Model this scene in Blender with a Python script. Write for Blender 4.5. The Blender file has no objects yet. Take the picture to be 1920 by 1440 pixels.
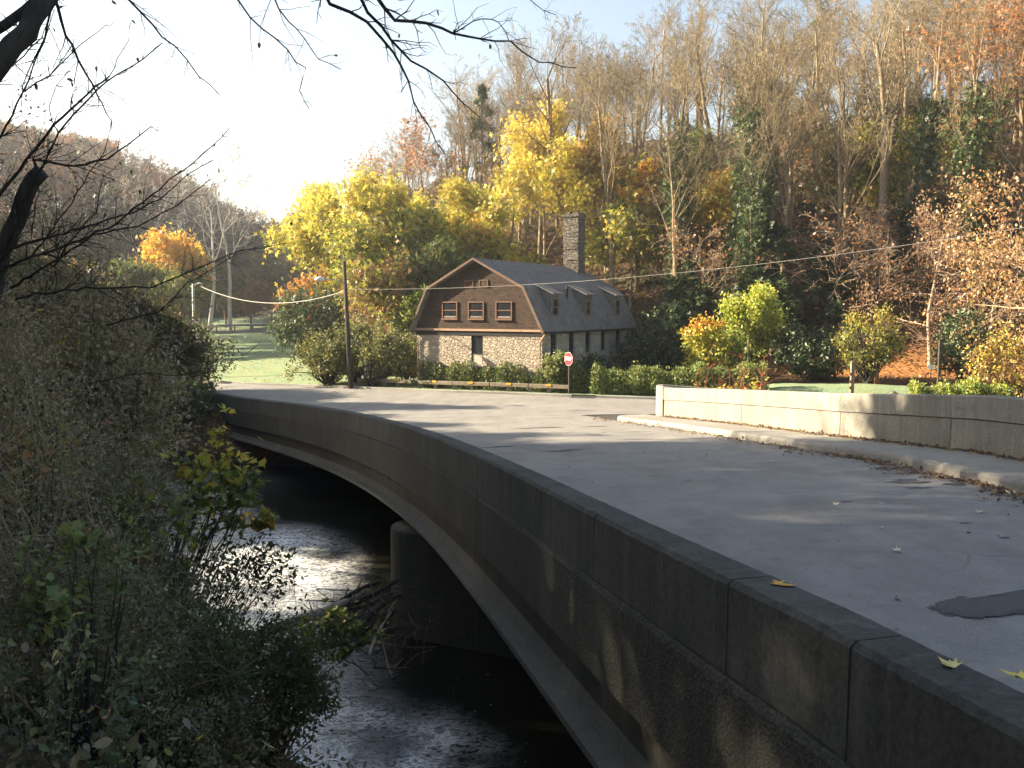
import bpy, math, random
import numpy as np
from mathutils import Vector, Matrix, Euler

PI = math.pi
C = bpy.context.scene.collection
SC = bpy.context.scene
RNG = np.random.default_rng(7)
F = 1600.0                    # focal length in photo pixels (1920 wide)
ZC = 7.8                      # camera height above the creek (water z = 0)
TH = math.atan(143 / F)       # pitch down
CT, ST = math.cos(TH), math.sin(TH)
SUN_AZ = math.radians(77)     # left of the viewing direction
SUN_EL = math.radians(25)
SUN = Vector((-math.sin(SUN_AZ) * math.cos(SUN_EL), math.cos(SUN_AZ) * math.cos(SUN_EL), math.sin(SUN_EL)))


def U(x, y, Y=None, z=None):
    """World point seen at photo pixel (x, y), at depth Y or height z."""
    v = (y - 720) / F
    dx, dy, dz = (x - 960) / F, CT - v * ST, -ST - v * CT
    k = Y / dy if Y is not None else (z - ZC) / dz
    return Vector((dx * k, dy * k, ZC + dz * k))


# ------------------------------------------------------------------ ground shape
ip = np.interp
WALL_DROP_Y = [-12, 0, 4.4, 10, 22, 33, 44, 53, 62]
WALL_DROP = [1.3, 1.48, 1.62, 2.04, 3.0, 3.8, 4.6, 5.05, 5.35]


def solve(px, py, off=0.0):
    t = math.tan(TH + math.atan((py - 720) / F))
    lo, hi = 0.5, 90
    for _ in range(60):
        m = (lo + hi) / 2
        if m * t > ip(m, WALL_DROP_Y, WALL_DROP) + off:
            hi = m
        else:
            lo = m
    return U(px, py, Y=lo)


_near_px = [(395, 735), (450, 745), (520, 754), (600, 764), (680, 780), (750, 797), (830, 826), (900, 858), (960, 887),
            (1020, 917), (1100, 953), (1200, 1003), (1300, 1055), (1400, 1105), (1500, 1157), (1620, 1219), (1750, 1285), (1900, 1362)]
_np = [solve(*p) for p in _near_px]
NY = np.array([p.y for p in _np])[::-1]
NX = np.array([p.x for p in _np])[::-1]
# smooth the traced curve with a polynomial, extend behind the camera
_co = np.polyfit(NY, NX, 4)
_y0 = NY[0]
_sl = np.polyval(np.polyder(_co), _y0)


def Xn(y):
    y = np.asarray(y, float)
    return np.where(y < _y0, np.polyval(_co, _y0) + (y - _y0) * _sl, np.polyval(_co, np.minimum(y, 64)))


def ztop(y):
    return ZC - ip(y, WALL_DROP_Y, WALL_DROP)


FAR_Y = [-12, 5, 16.7, 22, 28, 33.5, 40, 60]
FAR_X = [9.6, 9.9, 9.35, 8.55, 7.25, 5.75, 3.6, -4]       # road side face of the far parapet
_fc = np.polyfit(FAR_Y[:7], FAR_X[:7], 3)


def Xf(y):
    return np.where(np.asarray(y, float) < -5, 9.7, np.polyval(_fc, np.clip(y, -5, 60)))


def zwalk(y):                    # far sidewalk level
    return ip(y, [-12, 0, 10, 16.7, 22, 28, 33, 38, 60], [6.1, 5.8, 5.32, 4.95, 4.46, 3.98, 3.57, 3.25, 2.9])


ZN_Y, ZN_Z = [-12, 0, 4.4, 10, 22, 33, 40, 46, 53, 62], [5.65, 5.47, 5.33, 4.91, 3.95, 3.13, 2.75, 2.5, 2.4, 2.3]
ZF_Y, ZF_Z = [-12, 0, 10, 16.7, 22, 28, 33, 38, 45, 60, 80], [5.95, 5.65, 5.17, 4.8, 4.3, 3.83, 3.42, 3.1, 2.85, 2.6, 2.6]


def zr(x, y):
    a, b = Xn(y), Xf(y)
    t = np.clip((x - a) / np.maximum(b - a, 1), 0, 1)
    return ip(y, ZN_Y, ZN_Z) * (1 - t) + ip(y, ZF_Y, ZF_Z) * t


KX = [-70, -40, -27, -19, -11.5, -4, 3.2, 8.5, 20, 40, 70]
KY = [73, 70, 66.5, 60.5, 56.0, 51.2, 47.6, 45.8, 43.5, 40, 35]


def ykerb(x):
    return ip(x, KX, KY)


NBX, NBY = [-60, -30, -14, -4, 5, 20, 60], [36, 33, 26.5, 14.5, 8, 2, -10]
FBX, FBY = [-90, -60, -40, -20, -13, 0, 12, 30, 60], [50, 46, 44.5, 43.5, 42, 38, 31, 22, 10]
HBX, HBY = [-120, -60, -22, -6, 5, 14, 25, 45, 80, 140], [260, 190, 98, 75, 69, 63, 55, 46, 33, 20]


def fbm(x, y, s=1.0, seed=0):
    v = 0
    for k in range(4):
        f = s * 2 ** k
        v = v + np.sin(x * f * 1.3 + y * f * .7 + seed + k * 1.7) * np.sin(y * f * 1.1 - x * f * .6 + seed * 2 + k * 2.3) / 2 ** k
    return v * .5


def ground(x, y):
    x = np.asarray(x, float); y = np.asarray(y, float)
    # near bank
    dn = (ip(x, NBX, NBY) - y) * .75
    topn = 6.15 + np.clip(-x - 3.5, 0, 60) * .34 * np.clip((30 - y) / 12, 0, 1)
    zn = np.minimum(-.8 + .76 * (dn + .9), topn)
    # far bank
    df = (y - ip(x, FBX, FBY)) * .85
    kerb = np.clip((y - ykerb(x)) / .5, 0, 1)
    pf = zr(x, y) - .14 + .24 * kerb
    lawn = np.clip(y - ykerb(x) - 1, 0, 70) * .052 * np.clip((-x - 3) / 12, 0, 1)
    lawn = lawn + .55 * np.clip((x - 9) / 7, 0, 1) * np.clip((y - ykerb(x) - .6) / 1.5, 0, 1)
    zf = np.minimum(-.8 + .62 * (df + 1), pf + lawn)
    z = np.maximum(np.maximum(zn, zf), -.8)
    # wooded hill on the right
    s = (y - ip(x, HBX, HBY)) * .85
    z = z + 46 * (1 - np.exp(-np.maximum(s, 0) * .74 / 46)) * np.clip(s / 5, 0, 1) ** .5 * ip(x, [-75, -20, 0], [0, .55, 1])
    # wooded hill on the left
    xb = ip(y, [-20, 20, 60, 90, 130, 200, 300, 420], [-60, -58, -58, -58, -57, -62, -78, -110])
    s2 = xb - x
    z = z + 32 * (1 - np.exp(-np.maximum(s2, 0) * 1.0 / 32)) * ip(y, [0, 260, 420], [1, 1, .5])
    # valley head far behind
    z = z + np.clip(y - 170, 0, 300) * .03
    z = z + fbm(x, y, .35) * .12 * np.clip(np.abs(s + 3) / 6, 0, 1) * (np.abs(z - pf) > .35)
    # keep the ground under the bridge deck
    inside = (x > Xn(y) - .05) & (x < Xf(y) + 3.2) & (y < 38)
    z = np.where(inside, np.minimum(z, zr(x, y) - .55), z)
    return z


def gz(x, y):
    return float(ground(np.array([x]), np.array([y]))[0])


def at(px, Y, dz=0):
    x = (px - 960) / F * Y * 1.0
    return Vector((x, Y, gz(x, Y) + dz))


# ------------------------------------------------------------------ materials
MATS = {}


def new_mat(name):
    m = bpy.data.materials.new(name); m.use_nodes = True
    nt = m.node_tree; nt.nodes.clear()
    out = nt.nodes.new('ShaderNodeOutputMaterial')
    MATS[name] = m
    return m, nt, out


class NT:
    """tiny node-graph helper"""
    def __init__(s, nt): s.nt = nt
    def n(s, t, **k):
        nd = s.nt.nodes.new(t)
        for a, b in k.items():
            if hasattr(nd, a) and a not in nd.inputs: setattr(nd, a, b)
            else: s.set(nd.inputs[a], b)
        return nd
    def set(s, inp, v):
        if isinstance(v, bpy.types.NodeSocket): s.nt.links.new(v, inp)
        else:
            if isinstance(v, (tuple, list)) and len(v) == 3 and inp.type == 'RGBA': v = (*v, 1)
            inp.default_value = v
    def pos(s, scale=(1, 1, 1), obj=False):
        c = s.n('ShaderNodeTexCoord').outputs['Object'] if obj else s.n('ShaderNodeNewGeometry').outputs['Position']
        m = s.n('ShaderNodeVectorMath', operation='MULTIPLY'); s.set(m.inputs[0], c); s.set(m.inputs[1], scale)
        return m.outputs[0]
    def noise(s, vec, scale, detail=4, rough=.6, dist=0):
        t = s.n('ShaderNodeTexNoise', Scale=scale, Detail=detail, Roughness=rough, Distortion=dist)
        s.set(t.inputs['Vector'], vec); return t.outputs['Fac']
    def ramp(s, fac, stops):
        r = s.n('ShaderNodeValToRGB'); cr = r.color_ramp
        while len(cr.elements) < len(stops): cr.elements.new(.5)
        for e, (p, c) in zip(cr.elements, stops):
            e.position = p; e.color = (*c, 1) if not isinstance(c, (int, float)) else (c, c, c, 1)
        s.set(r.inputs[0], fac); return r.outputs[0]
    def mix(s, fac, a, b, mode='MIX'):
        m = s.n('ShaderNodeMix', data_type='RGBA', blend_type=mode)
        s.set(m.inputs[0], fac); s.set(m.inputs[6], a); s.set(m.inputs[7], b); return m.outputs[2]
    def math(s, op, a, b=0.0, clamp=False):
        m = s.n('ShaderNodeMath', operation=op, use_clamp=clamp); s.set(m.inputs[0], a); s.set(m.inputs[1], b); return m.outputs[0]
    def bump(s, h, strength=.3, dist=.05):
        b = s.n('ShaderNodeBump', Strength=strength, Distance=dist); s.set(b.inputs['Height'], h); return b.outputs[0]
    def bsdf(s, out, col, rough=.8, normal=None, spec=.3, metal=0):
        b = s.n('ShaderNodeBsdfPrincipled'); s.set(b.inputs['Base Color'], col); s.set(b.inputs['Roughness'], rough)
        s.set(b.inputs['Specular IOR Level'], spec); s.set(b.inputs['Metallic'], metal)
        if normal is not None: s.set(b.inputs['Normal'], normal)
        s.nt.links.new(b.outputs[0], out.inputs[0]); return b


def plain(name, col, rough=.7, var=.25, scale=6, metal=0, spec=.3, bump=.15, obj=False):
    m, nt, out = new_mat(name); g = NT(nt)
    p = g.pos(obj=obj)
    f = g.noise(p, scale, 5)
    c = g.ramp(f, [(.25, tuple(x * (1 - var) for x in col)), (.75, tuple(min(1, x * (1 + var)) for x in col))])
    g.bsdf(out, c, rough, g.bump(g.noise(p, scale * 4, 4), bump, .03), spec, metal)
    return m


def concrete(name, dark, light, streak=.5, rough_agg=False, moss=(.045, .045, .03)):
    m, nt, out = new_mat(name); g = NT(nt)
    p = g.pos()
    big = g.noise(p, .5, 5, .6)
    c = g.ramp(big, [(.3, dark), (.72, light)])
    st = g.noise(g.pos((2.6, 2.6, .16)), 1.0, 6, .65)
    c = g.mix(g.math('MULTIPLY', g.ramp(st, [(.45, 0.0), (.68, 1.0)]), streak), c, moss)
    st2 = g.noise(g.pos((5.5, 5.5, .22)), 1.0, 4, .6)
    c = g.mix(g.ramp(st2, [(.56, 0.0), (.74, .45)]), c, tuple(min(1, x * 1.5) for x in light))
    lich = g.noise(p, 3.2, 6, .75)
    c = g.mix(g.ramp(lich, [(.56, 0.0), (.66, .6)]), c, tuple(x * .55 for x in dark))
    fine = g.noise(p, 26, 4, .7)
    c = g.mix(.35, c, g.ramp(fine, [(.3, tuple(x * .6 for x in dark)), (.7, tuple(min(1, x * 1.25) for x in light))]))
    if rough_agg:
        vo = g.n('ShaderNodeTexVoronoi', Scale=38.0); g.set(vo.inputs['Vector'], p)
        c = g.mix(g.ramp(vo.outputs['Distance'], [(.1, .55), (.42, 0.0)]), c, tuple(min(1, x * 1.5) for x in light))
        h = g.math('ADD', fine, vo.outputs['Distance'])
        nrm = g.bump(h, .55, .02)
    else:
        nrm = g.bump(g.math('ADD', fine, g.math('MULTIPLY', big, 2.)), .3, .02)
    g.bsdf(out, c, .88, nrm, .2)
    return m


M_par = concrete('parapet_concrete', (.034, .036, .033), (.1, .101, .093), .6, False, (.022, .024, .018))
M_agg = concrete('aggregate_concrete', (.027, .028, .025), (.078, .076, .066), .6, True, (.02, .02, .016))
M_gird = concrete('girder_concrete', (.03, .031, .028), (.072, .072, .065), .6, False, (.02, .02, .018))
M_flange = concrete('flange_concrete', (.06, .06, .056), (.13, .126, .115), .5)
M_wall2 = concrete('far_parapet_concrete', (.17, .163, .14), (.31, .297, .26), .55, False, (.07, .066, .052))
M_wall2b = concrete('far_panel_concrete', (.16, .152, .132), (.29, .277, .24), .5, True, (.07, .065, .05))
M_walk = concrete('sidewalk_concrete', (.17, .165, .15), (.3, .29, .265), .12)
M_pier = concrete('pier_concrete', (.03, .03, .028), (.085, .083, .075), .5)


def mk_road():
    m, nt, out = new_mat('road_surface'); g = NT(nt)
    p = g.pos()
    big = g.noise(p, .16, 5, .6, .6)
    c = g.ramp(big, [(.3, (.17, .165, .158)), (.7, (.25, .24, .228))])
    mid = g.noise(p, 1.3, 6, .7)
    c = g.mix(.55, c, g.ramp(mid, [(.35, (.13, .127, .122)), (.62, (.27, .26, .245))]))
    fine = g.noise(p, 60, 3, .8)
    c = g.mix(.55, c, g.ramp(fine, [(.35, (.09, .088, .085)), (.65, (.34, .33, .31))]))
    vo = g.n('ShaderNodeTexVoronoi', feature='DISTANCE_TO_EDGE', Scale=.33)
    wv = g.n('ShaderNodeVectorMath', operation='ADD')
    g.set(wv.inputs[0], p)
    nz = g.n('ShaderNodeTexNoise', Scale=1.2, Detail=5.0); g.set(nz.inputs['Vector'], p)
    g.set(wv.inputs[1], nz.outputs['Color']); g.set(vo.inputs['Vector'], wv.outputs[0])
    crack = g.math('MULTIPLY', g.ramp(vo.outputs['Distance'], [(.002, .7), (.008, 0.0)]), g.ramp(g.noise(p, .35, 3), [(.55, 0.0), (.66, .8)]))
    c = g.mix(crack, c, (.05, .05, .05))
    spots = g.ramp(g.noise(p, 4.5, 2, .5), [(.66, 0.0), (.8, .55)])
    c = g.mix(spots, c, (.085, .083, .08))
    wear = g.ramp(g.noise(g.pos((1, .35, 1)), 1.1, 5, .65), [(.4, 0.0), (.66, .6)])
    c = g.mix(wear, c, (.13, .126, .12))
    pale = g.ramp(g.noise(g.pos((.8, 1.3, 1)), .55, 6, .7, 1.0), [(.5, 0.0), (.7, .5)])
    c = g.mix(pale, c, (.3, .29, .27))
    # sandy dirt gathered along the parapet
    g.bsdf(out, c, .72, g.bump(g.math('ADD', fine, mid), .45, .012), .35)
    return m


M_road = mk_road()
def mk_patch():
    m, nt, out = new_mat('asphalt_patch'); g = NT(nt); p = g.pos()
    a = g.n('ShaderNodeAttribute', attribute_name='edge')
    f = g.noise(p, 14, 5, .75)
    c = g.ramp(g.noise(p, 40, 3, .8), [(.3, (.03, .03, .032)), (.7, (.1, .098, .096))])
    b = g.n('ShaderNodeBsdfPrincipled'); g.set(b.inputs['Base Color'], c); g.set(b.inputs['Roughness'], .85); g.set(b.inputs['Normal'], g.bump(f, .6, .02))
    t = g.n('ShaderNodeBsdfTransparent'); x = g.n('ShaderNodeMixShader')
    k = g.math('GREATER_THAN', g.math('ADD', a.outputs['Fac'], g.math('MULTIPLY', f, .8)), 1.02)
    g.set(x.inputs[0], k); nt.links.new(b.outputs[0], x.inputs[1]); nt.links.new(t.outputs[0], x.inputs[2]); nt.links.new(x.outputs[0], out.inputs[0])
    return m


M_patch = mk_patch()


def mk_ground():
    m, nt, out = new_mat('leafy_ground'); g = NT(nt)
    p = g.pos()
    a = g.n('ShaderNodeAttribute', attribute_name='zone')
    sep = g.n('ShaderNodeSeparateColor'); g.set(sep.inputs[0], a.outputs['Color'])
    leaf = g.noise(p, 7, 5, .7)
    soil = g.ramp(leaf, [(.3, (.035, .025, .018)), (.5, (.1, .06, .035)), (.68, (.2, .11, .05))])
    soil = g.mix(g.ramp(g.noise(p, .22, 4), [(.4, 0.0), (.62, .8)]), soil, (.045, .04, .025))
    gn = g.noise(p, 3, 5, .7)
    grass = g.ramp(gn, [(.3, (.15, .22, .12)), (.7, (.23, .3, .18))])
    grass = g.mix(.4, grass, g.ramp(g.noise(p, 22, 3), [(.3, (.13, .19, .1)), (.7, (.3, .37, .24))]))
    grass = g.mix(g.ramp(g.noise(p, .6, 6, .7), [(.45, 0.0), (.7, .55)]), grass, (.26, .24, .12))
    c = g.mix(sep.outputs[0], soil, grass)
    bed = g.ramp(g.noise(p, 2, 5), [(.3, (.02, .018, .014)), (.7, (.06, .052, .04))])
    c = g.mix(sep.outputs[1], c, bed)
    litter = g.ramp(g.noise(p, 9, 5, .75), [(.3, (.08, .035, .015)), (.5, (.3, .14, .05)), (.7, (.45, .24, .1))])
    c = g.mix(sep.outputs[2], c, litter)
    g.bsdf(out, c, .95, g.bump(g.math('ADD', leaf, gn), .6, .08), .1)
    return m


M_ground = mk_ground()


def mk_water():
    m, nt, out = new_mat('creek_water'); g = NT(nt)
    p = g.pos()
    a = g.n('ShaderNodeAttribute', attribute_name='rapid_glare')
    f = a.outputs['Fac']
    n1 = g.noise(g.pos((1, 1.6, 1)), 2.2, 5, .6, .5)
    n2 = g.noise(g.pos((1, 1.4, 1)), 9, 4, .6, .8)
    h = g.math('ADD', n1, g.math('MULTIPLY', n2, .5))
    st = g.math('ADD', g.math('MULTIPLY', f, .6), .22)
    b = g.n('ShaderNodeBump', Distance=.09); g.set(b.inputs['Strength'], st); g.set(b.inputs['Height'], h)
    foam_glare = g.math('MULTIPLY', g.math('MULTIPLY', f, 1.7, True), g.ramp(g.noise(g.pos((1, 1.5, 1)), 5.5, 6, .75, 1.2), [(.4, 0.0), (.56, 1.0)]))  # white of the rapids, and the bright sky reflection painted the same way
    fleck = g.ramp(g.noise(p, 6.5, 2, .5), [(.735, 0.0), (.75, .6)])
    foam_glare = g.math('MAXIMUM', foam_glare, g.math('MULTIPLY', fleck, .55))
    bs = g.bsdf(out, g.mix(foam_glare, (.016, .017, .013), (.9, .93, .95)), g.math('ADD', g.math('MULTIPLY', foam_glare, .5), .035), b.outputs[0], .5)
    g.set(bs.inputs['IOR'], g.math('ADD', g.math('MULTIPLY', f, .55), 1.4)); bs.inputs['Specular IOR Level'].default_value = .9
    return m


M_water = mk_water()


def mk_bark(name, dark, light, obj=True):
    m, nt, out = new_mat(name); g = NT(nt)
    f = g.noise(g.pos((4, 4, .7), obj), 2.5, 5, .7)
    oi = g.n('ShaderNodeObjectInfo')
    c = g.ramp(f, [(.3, dark), (.7, light)])
    k = g.math('ADD', g.math('MULTIPLY', oi.outputs['Random'], .5), .75)
    hs = g.n('ShaderNodeHueSaturation'); g.set(hs.inputs['Color'], c); g.set(hs.inputs['Value'], k)
    g.bsdf(out, hs.outputs[0], .9, g.bump(f, .4, .03), .15)
    return m


M_bark = mk_bark('grey_brown_bark', (.11, .085, .055), (.4, .31, .2))
M_twig = mk_bark('pale_twig_bark', (.14, .115, .07), (.34, .275, .17))
M_darkbark = mk_bark('dark_bark', (.02, .018, .016), (.06, .052, .045))
M_whitebark = mk_bark('white_sycamore_bark', (.24, .22, .19), (.52, .5, .45))
M_tanbark = mk_bark('tan_beech_bark', (.25, .18, .12), (.46, .36, .26))
M_redstem = plain('red_stem', (.35, .07, .05), .6, .3, 8)


def mk_leaf(name, trans=.4, var=.3):
    m, nt, out = new_mat(name); g = NT(nt)
    a = g.n('ShaderNodeAttribute', attribute_name='Col')
    oi = g.n('ShaderNodeObjectInfo')
    hs = g.n('ShaderNodeHueSaturation'); g.set(hs.inputs['Color'], a.outputs['Color'])
    g.set(hs.inputs['Value'], g.math('ADD', g.math('MULTIPLY', oi.outputs['Random'], var), 1 - var / 2))
    d = g.n('ShaderNodeBsdfDiffuse'); g.set(d.inputs[0], hs.outputs[0])
    t = g.n('ShaderNodeBsdfTranslucent'); g.set(t.inputs[0], hs.outputs[0])
    x = g.n('ShaderNodeMixShader'); g.set(x.inputs[0], trans)
    nt.links.new(d.outputs[0], x.inputs[1]); nt.links.new(t.outputs[0], x.inputs[2])
    gl = g.n('ShaderNodeBsdfGlossy', Roughness=.45); gl.inputs[0].default_value = (.8, .8, .8, 1)
    y = g.n('ShaderNodeMixShader'); g.set(y.inputs[0], .035)
    nt.links.new(x.outputs[0], y.inputs[1]); nt.links.new(gl.outputs[0], y.inputs[2])
    nt.links.new(y.outputs[0], out.inputs[0])
    return m


M_leaf = mk_leaf('leaf', .42)
M_needle = mk_leaf('evergreen_leaf', .15)

# ------------------------------------------------------------------ mesh helpers


def tag(o, label=None, cat=None, group=None, kind=None):
    if label: o['label'] = label
    if cat: o['category'] = cat
    if group: o['group'] = group
    if kind: o['kind'] = kind
    return o


def empty(name, loc, rz=0):
    o = bpy.data.objects.new(name, None); C.objects.link(o)
    o.location = loc; o.rotation_euler = (0, 0, rz); o.empty_display_size = .3
    return o


def link(name, me, m=None, parent=None, loc=None):
    o = bpy.data.objects.new(name, me); C.objects.link(o)
    if m is not None and not me.materials: me.materials.append(m)
    if parent is not None: o.parent = parent
    if loc is not None: o.location = loc
    return o


def np_mesh(name, V, loops, sizes, col=None, smooth=False):
    me = bpy.data.meshes.new(name)
    V = np.ascontiguousarray(V, np.float32)
    me.vertices.add(len(V)); me.vertices.foreach_set('co', V.ravel())
    me.loops.add(len(loops)); me.loops.foreach_set('vertex_index', np.ascontiguousarray(loops, np.int32))
    me.polygons.add(len(sizes))
    st = np.concatenate([[0], np.cumsum(sizes)[:-1]]).astype(np.int32)
    me.polygons.foreach_set('loop_start', st)
    try: me.polygons.foreach_set('loop_total', np.ascontiguousarray(sizes, np.int32))
    except Exception: pass
    if smooth: me.polygons.foreach_set('use_smooth', np.ones(len(sizes), bool))
    me.update(calc_edges=True)
    if col is not None:
        a = me.attributes.new('Col', 'FLOAT_COLOR', 'POINT')
        cc = np.ones((len(V), 4), np.float32); cc[:, :3] = col
        a.data.foreach_set('color', cc.ravel())
    return me


class MB:
    """collects simple solids into one mesh"""
    def __init__(s): s.v = []; s.f = []; s.m = []
    def add(s, V, Fs, mi=0):
        o = len(s.v); s.v += [tuple(x) for x in V]; s.f += [tuple(o + i for i in f) for f in Fs]; s.m += [mi] * len(Fs); return s
    def box(s, x0, x1, y0, y1, z0, z1, mi=0, M=None):
        V = [Vector(p) for p in ((x0, y0, z0), (x1, y0, z0), (x1, y1, z0), (x0, y1, z0), (x0, y0, z1), (x1, y0, z1), (x1, y1, z1), (x0, y1, z1))]
        if M: V = [M @ p for p in V]
        return s.add(V, [(3, 2, 1, 0), (4, 5, 6, 7), (0, 1, 5, 4), (1, 2, 6, 5), (2, 3, 7, 6), (3, 0, 4, 7)], mi)
    def tube(s, pts, rad, k=8, mi=0, caps=True):
        pts = [Vector(p) for p in pts]; n = len(pts)
        if not hasattr(rad, '__len__'): rad = [rad] * n
        V = []; ref = None
        for i, p in enumerate(pts):
            d = (pts[min(i + 1, n - 1)] - pts[max(i - 1, 0)]).normalized()
            if ref is None: ref = Vector((0, 0, 1)) if abs(d.z) < .9 else Vector((1, 0, 0))
            u = d.cross(ref).normalized(); w = d.cross(u); ref = u.cross(d) if False else ref
            for j in range(k):
                a = 2 * PI * j / k
                V.append(p + (u * math.cos(a) + w * math.sin(a)) * rad[i])
        Fs = [(i * k + j, i * k + (j + 1) % k, (i + 1) * k + (j + 1) % k, (i + 1) * k + j) for i in range(n - 1) for j in range(k)]
        if caps: Fs += [tuple(range(k))[::-1], tuple((n - 1) * k + j for j in range(k))]
        return s.add(V, Fs, mi)
    def prism(s, poly, axis, a0, a1, mi=0):
        """poly in the two remaining axes, extruded along axis ('x' or 'y' or 'z')"""
        def P(p, a): return {'x': (a, p[0], p[1]), 'y': (p[0], a, p[1]), 'z': (p[0], p[1], a)}[axis]
        n = len(poly); V = [P(p, a0) for p in poly] + [P(p, a1) for p in poly]
        Fs = [tuple(range(n))[::-1], tuple(range(n, 2 * n))] + [(i, (i + 1) % n, n + (i + 1) % n, n + i) for i in range(n)]
        return s.add(V, Fs, mi)
    def mesh(s, name, mats, smooth=False, bevel=0):
        me = bpy.data.meshes.new(name); me.from_pydata(s.v, [], s.f)
        for m in (mats if isinstance(mats, (list, tuple)) else [mats]): me.materials.append(m)
        me.polygons.foreach_set('material_index', s.m)
        import bmesh
        bm = bmesh.new(); bm.from_mesh(me); bmesh.ops.recalc_face_normals(bm, faces=bm.faces); bm.to_mesh(me); bm.free()
        if smooth: me.polygons.foreach_set('use_smooth', [True] * len(me.polygons))
        return me
    def build(s, name, mats, parent=None, loc=None, smooth=False, bevel=0):
        o = link(name, s.mesh(name, mats, smooth), None, parent, loc)
        if bevel:
            b = o.modifiers.new('bevel', 'BEVEL'); b.width = bevel; b.segments = 2; b.limit_method = 'ANGLE'
        return o


def segs_mesh(name, S, k=3):
    S = np.asarray(S, float).reshape(-1, 8)
    p0, p1 = S[:, :3], S[:, 3:6]
    a = p1 - p0; a /= np.maximum(np.linalg.norm(a, axis=1, keepdims=True), 1e-9)
    ref = np.where(np.abs(a[:, 2:3]) < .9, np.array([[0, 0, 1.]]), np.array([[1., 0, 0]]))
    u = np.cross(a, ref); u /= np.linalg.norm(u, axis=1, keepdims=True); w = np.cross(a, u)
    ang = np.arange(k) * 2 * PI / k
    ring = u[:, None, :] * np.cos(ang)[None, :, None] + w[:, None, :] * np.sin(ang)[None, :, None]
    V = np.concatenate([p0[:, None] + ring * S[:, 6][:, None, None], p1[:, None] + ring * S[:, 7][:, None, None]], 1)
    n = len(S); base = (np.arange(n) * 2 * k)[:, None, None]
    j = np.arange(k); q = np.stack([j, (j + 1) % k, (j + 1) % k + k, j + k], 1)[None]
    loops = (base + q).ravel()
    return V.reshape(-1, 3), loops, np.full(n * k, 4)


# leaf shapes: (verts, faces) in a unit frame, stalk at the origin, tip along +y
T_DIAM = (np.array([[0, 0, 0], [.32, .45, .06], [0, 1, 0], [-.32, .45, .06]]), [(0, 1, 2, 3)])
T_OVAL = (np.array([[0, 0, 0], [.25, .28, .06], [.2, .7, .05], [0, 1, -.06], [-.2, .7, .05], [-.25, .28, .06]]), [(0, 1, 2, 3), (0, 3, 4, 5)])
_mp = [(0, 0), (.18, .06), (.5, -.02), (.4, .2), (.62, .42), (.36, .44), (.38, .62), (.18, .58), (0, 1), (-.18, .58), (-.38, .62), (-.36, .44), (-.62, .42), (-.4, .2), (-.5, -.02), (-.18, .06)]
T_MAPLE = (np.array([[x, y, .1 * abs(x) - .12 * y * y] for x, y in _mp]), [(0, 1, 2, 3, 4, 5, 6, 7, 8), (0, 8, 9, 10, 11, 12, 13, 14, 15)])
T_SPRAY = (np.array([[0, 0, 0], [.16, .3, .02], [0, .5, .0], [-.16, .3, .02], [.1, .25, 0], [.5, .5, .03], [.55, .75, -.02], [.2, .55, 0], [-.1, .25, 0], [-.5, .45, .03], [-.6, .72, -.02], [-.25, .55, 0], [0, .45, 0], [.17, .75, .04], [0, 1.05, -.05], [-.17, .75, .04]]),
           [(0, 1, 2, 3), (4, 5, 6, 7), (8, 9, 10, 11), (12, 13, 14, 15)])


def leaf_arrays(P, size, col, T=T_OVAL, rng=RNG, droop=0.0, flat=0.0):
    """leaves at P (N,3); random orientation; droop pulls tips down, flat keeps blades level"""
    n = len(P)
    y = rng.normal(size=(n, 3)); y[:, 2] -= droop * 1.5; y[:, 2] *= (1 - flat * .8)
    y /= np.linalg.norm(y, axis=1, keepdims=True)
    zr_ = rng.normal(size=(n, 3)); zr_[:, 2] += flat * 4
    x = np.cross(y, zr_); x /= np.maximum(np.linalg.norm(x, axis=1, keepdims=True), 1e-6)
    z = np.cross(x, y)
    tv, tf = T
    s = (np.asarray(size) * np.ones(n))[:, None, None]
    V = (x[:, None] * tv[None, :, 0:1] + y[:, None] * tv[None, :, 1:2] + z[:, None] * tv[None, :, 2:3]) * s + P[:, None]
    k = len(tv); flat_ = np.concatenate([np.array(f) for f in tf]); sz = np.array([len(f) for f in tf])
    loops = (np.arange(n)[:, None] * k + flat_[None]).ravel()
    return V.reshape(-1, 3), loops, np.tile(sz, n), np.repeat(col, k, 0)


def leaf_mesh(name, *a, **k):
    V, l, s, c = leaf_arrays(*a, **k)
    return np_mesh(name, V, l, s, c)


def palette(cols, n, rng=RNG, jit=.25, w=None):
    cols = np.array(cols); i = rng.choice(len(cols), n, p=w)
    return np.clip(cols[i] * (1 + rng.uniform(-jit, jit, (n, 1))) * (1 + rng.uniform(-.1, .1, (n, 3))), 0, 1)


def join_arrays(parts):
    Vs, Ls, Ss, Cs = [], [], [], []; o = 0
    for V, l, s, c in parts:
        Vs.append(V); Ls.append(l + o); Ss.append(s); Cs.append(c); o += len(V)
    return np.concatenate(Vs), np.concatenate(Ls), np.concatenate(Ss), np.concatenate(Cs)


# ------------------------------------------------------------------ growing trees
def perp(d, rnd):
    while True:
        v = Vector((rnd.gauss(0, 1), rnd.gauss(0, 1), rnd.gauss(0, 1))); v -= d * v.dot(d)
        if v.length > .1: return v.normalized()


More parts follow.
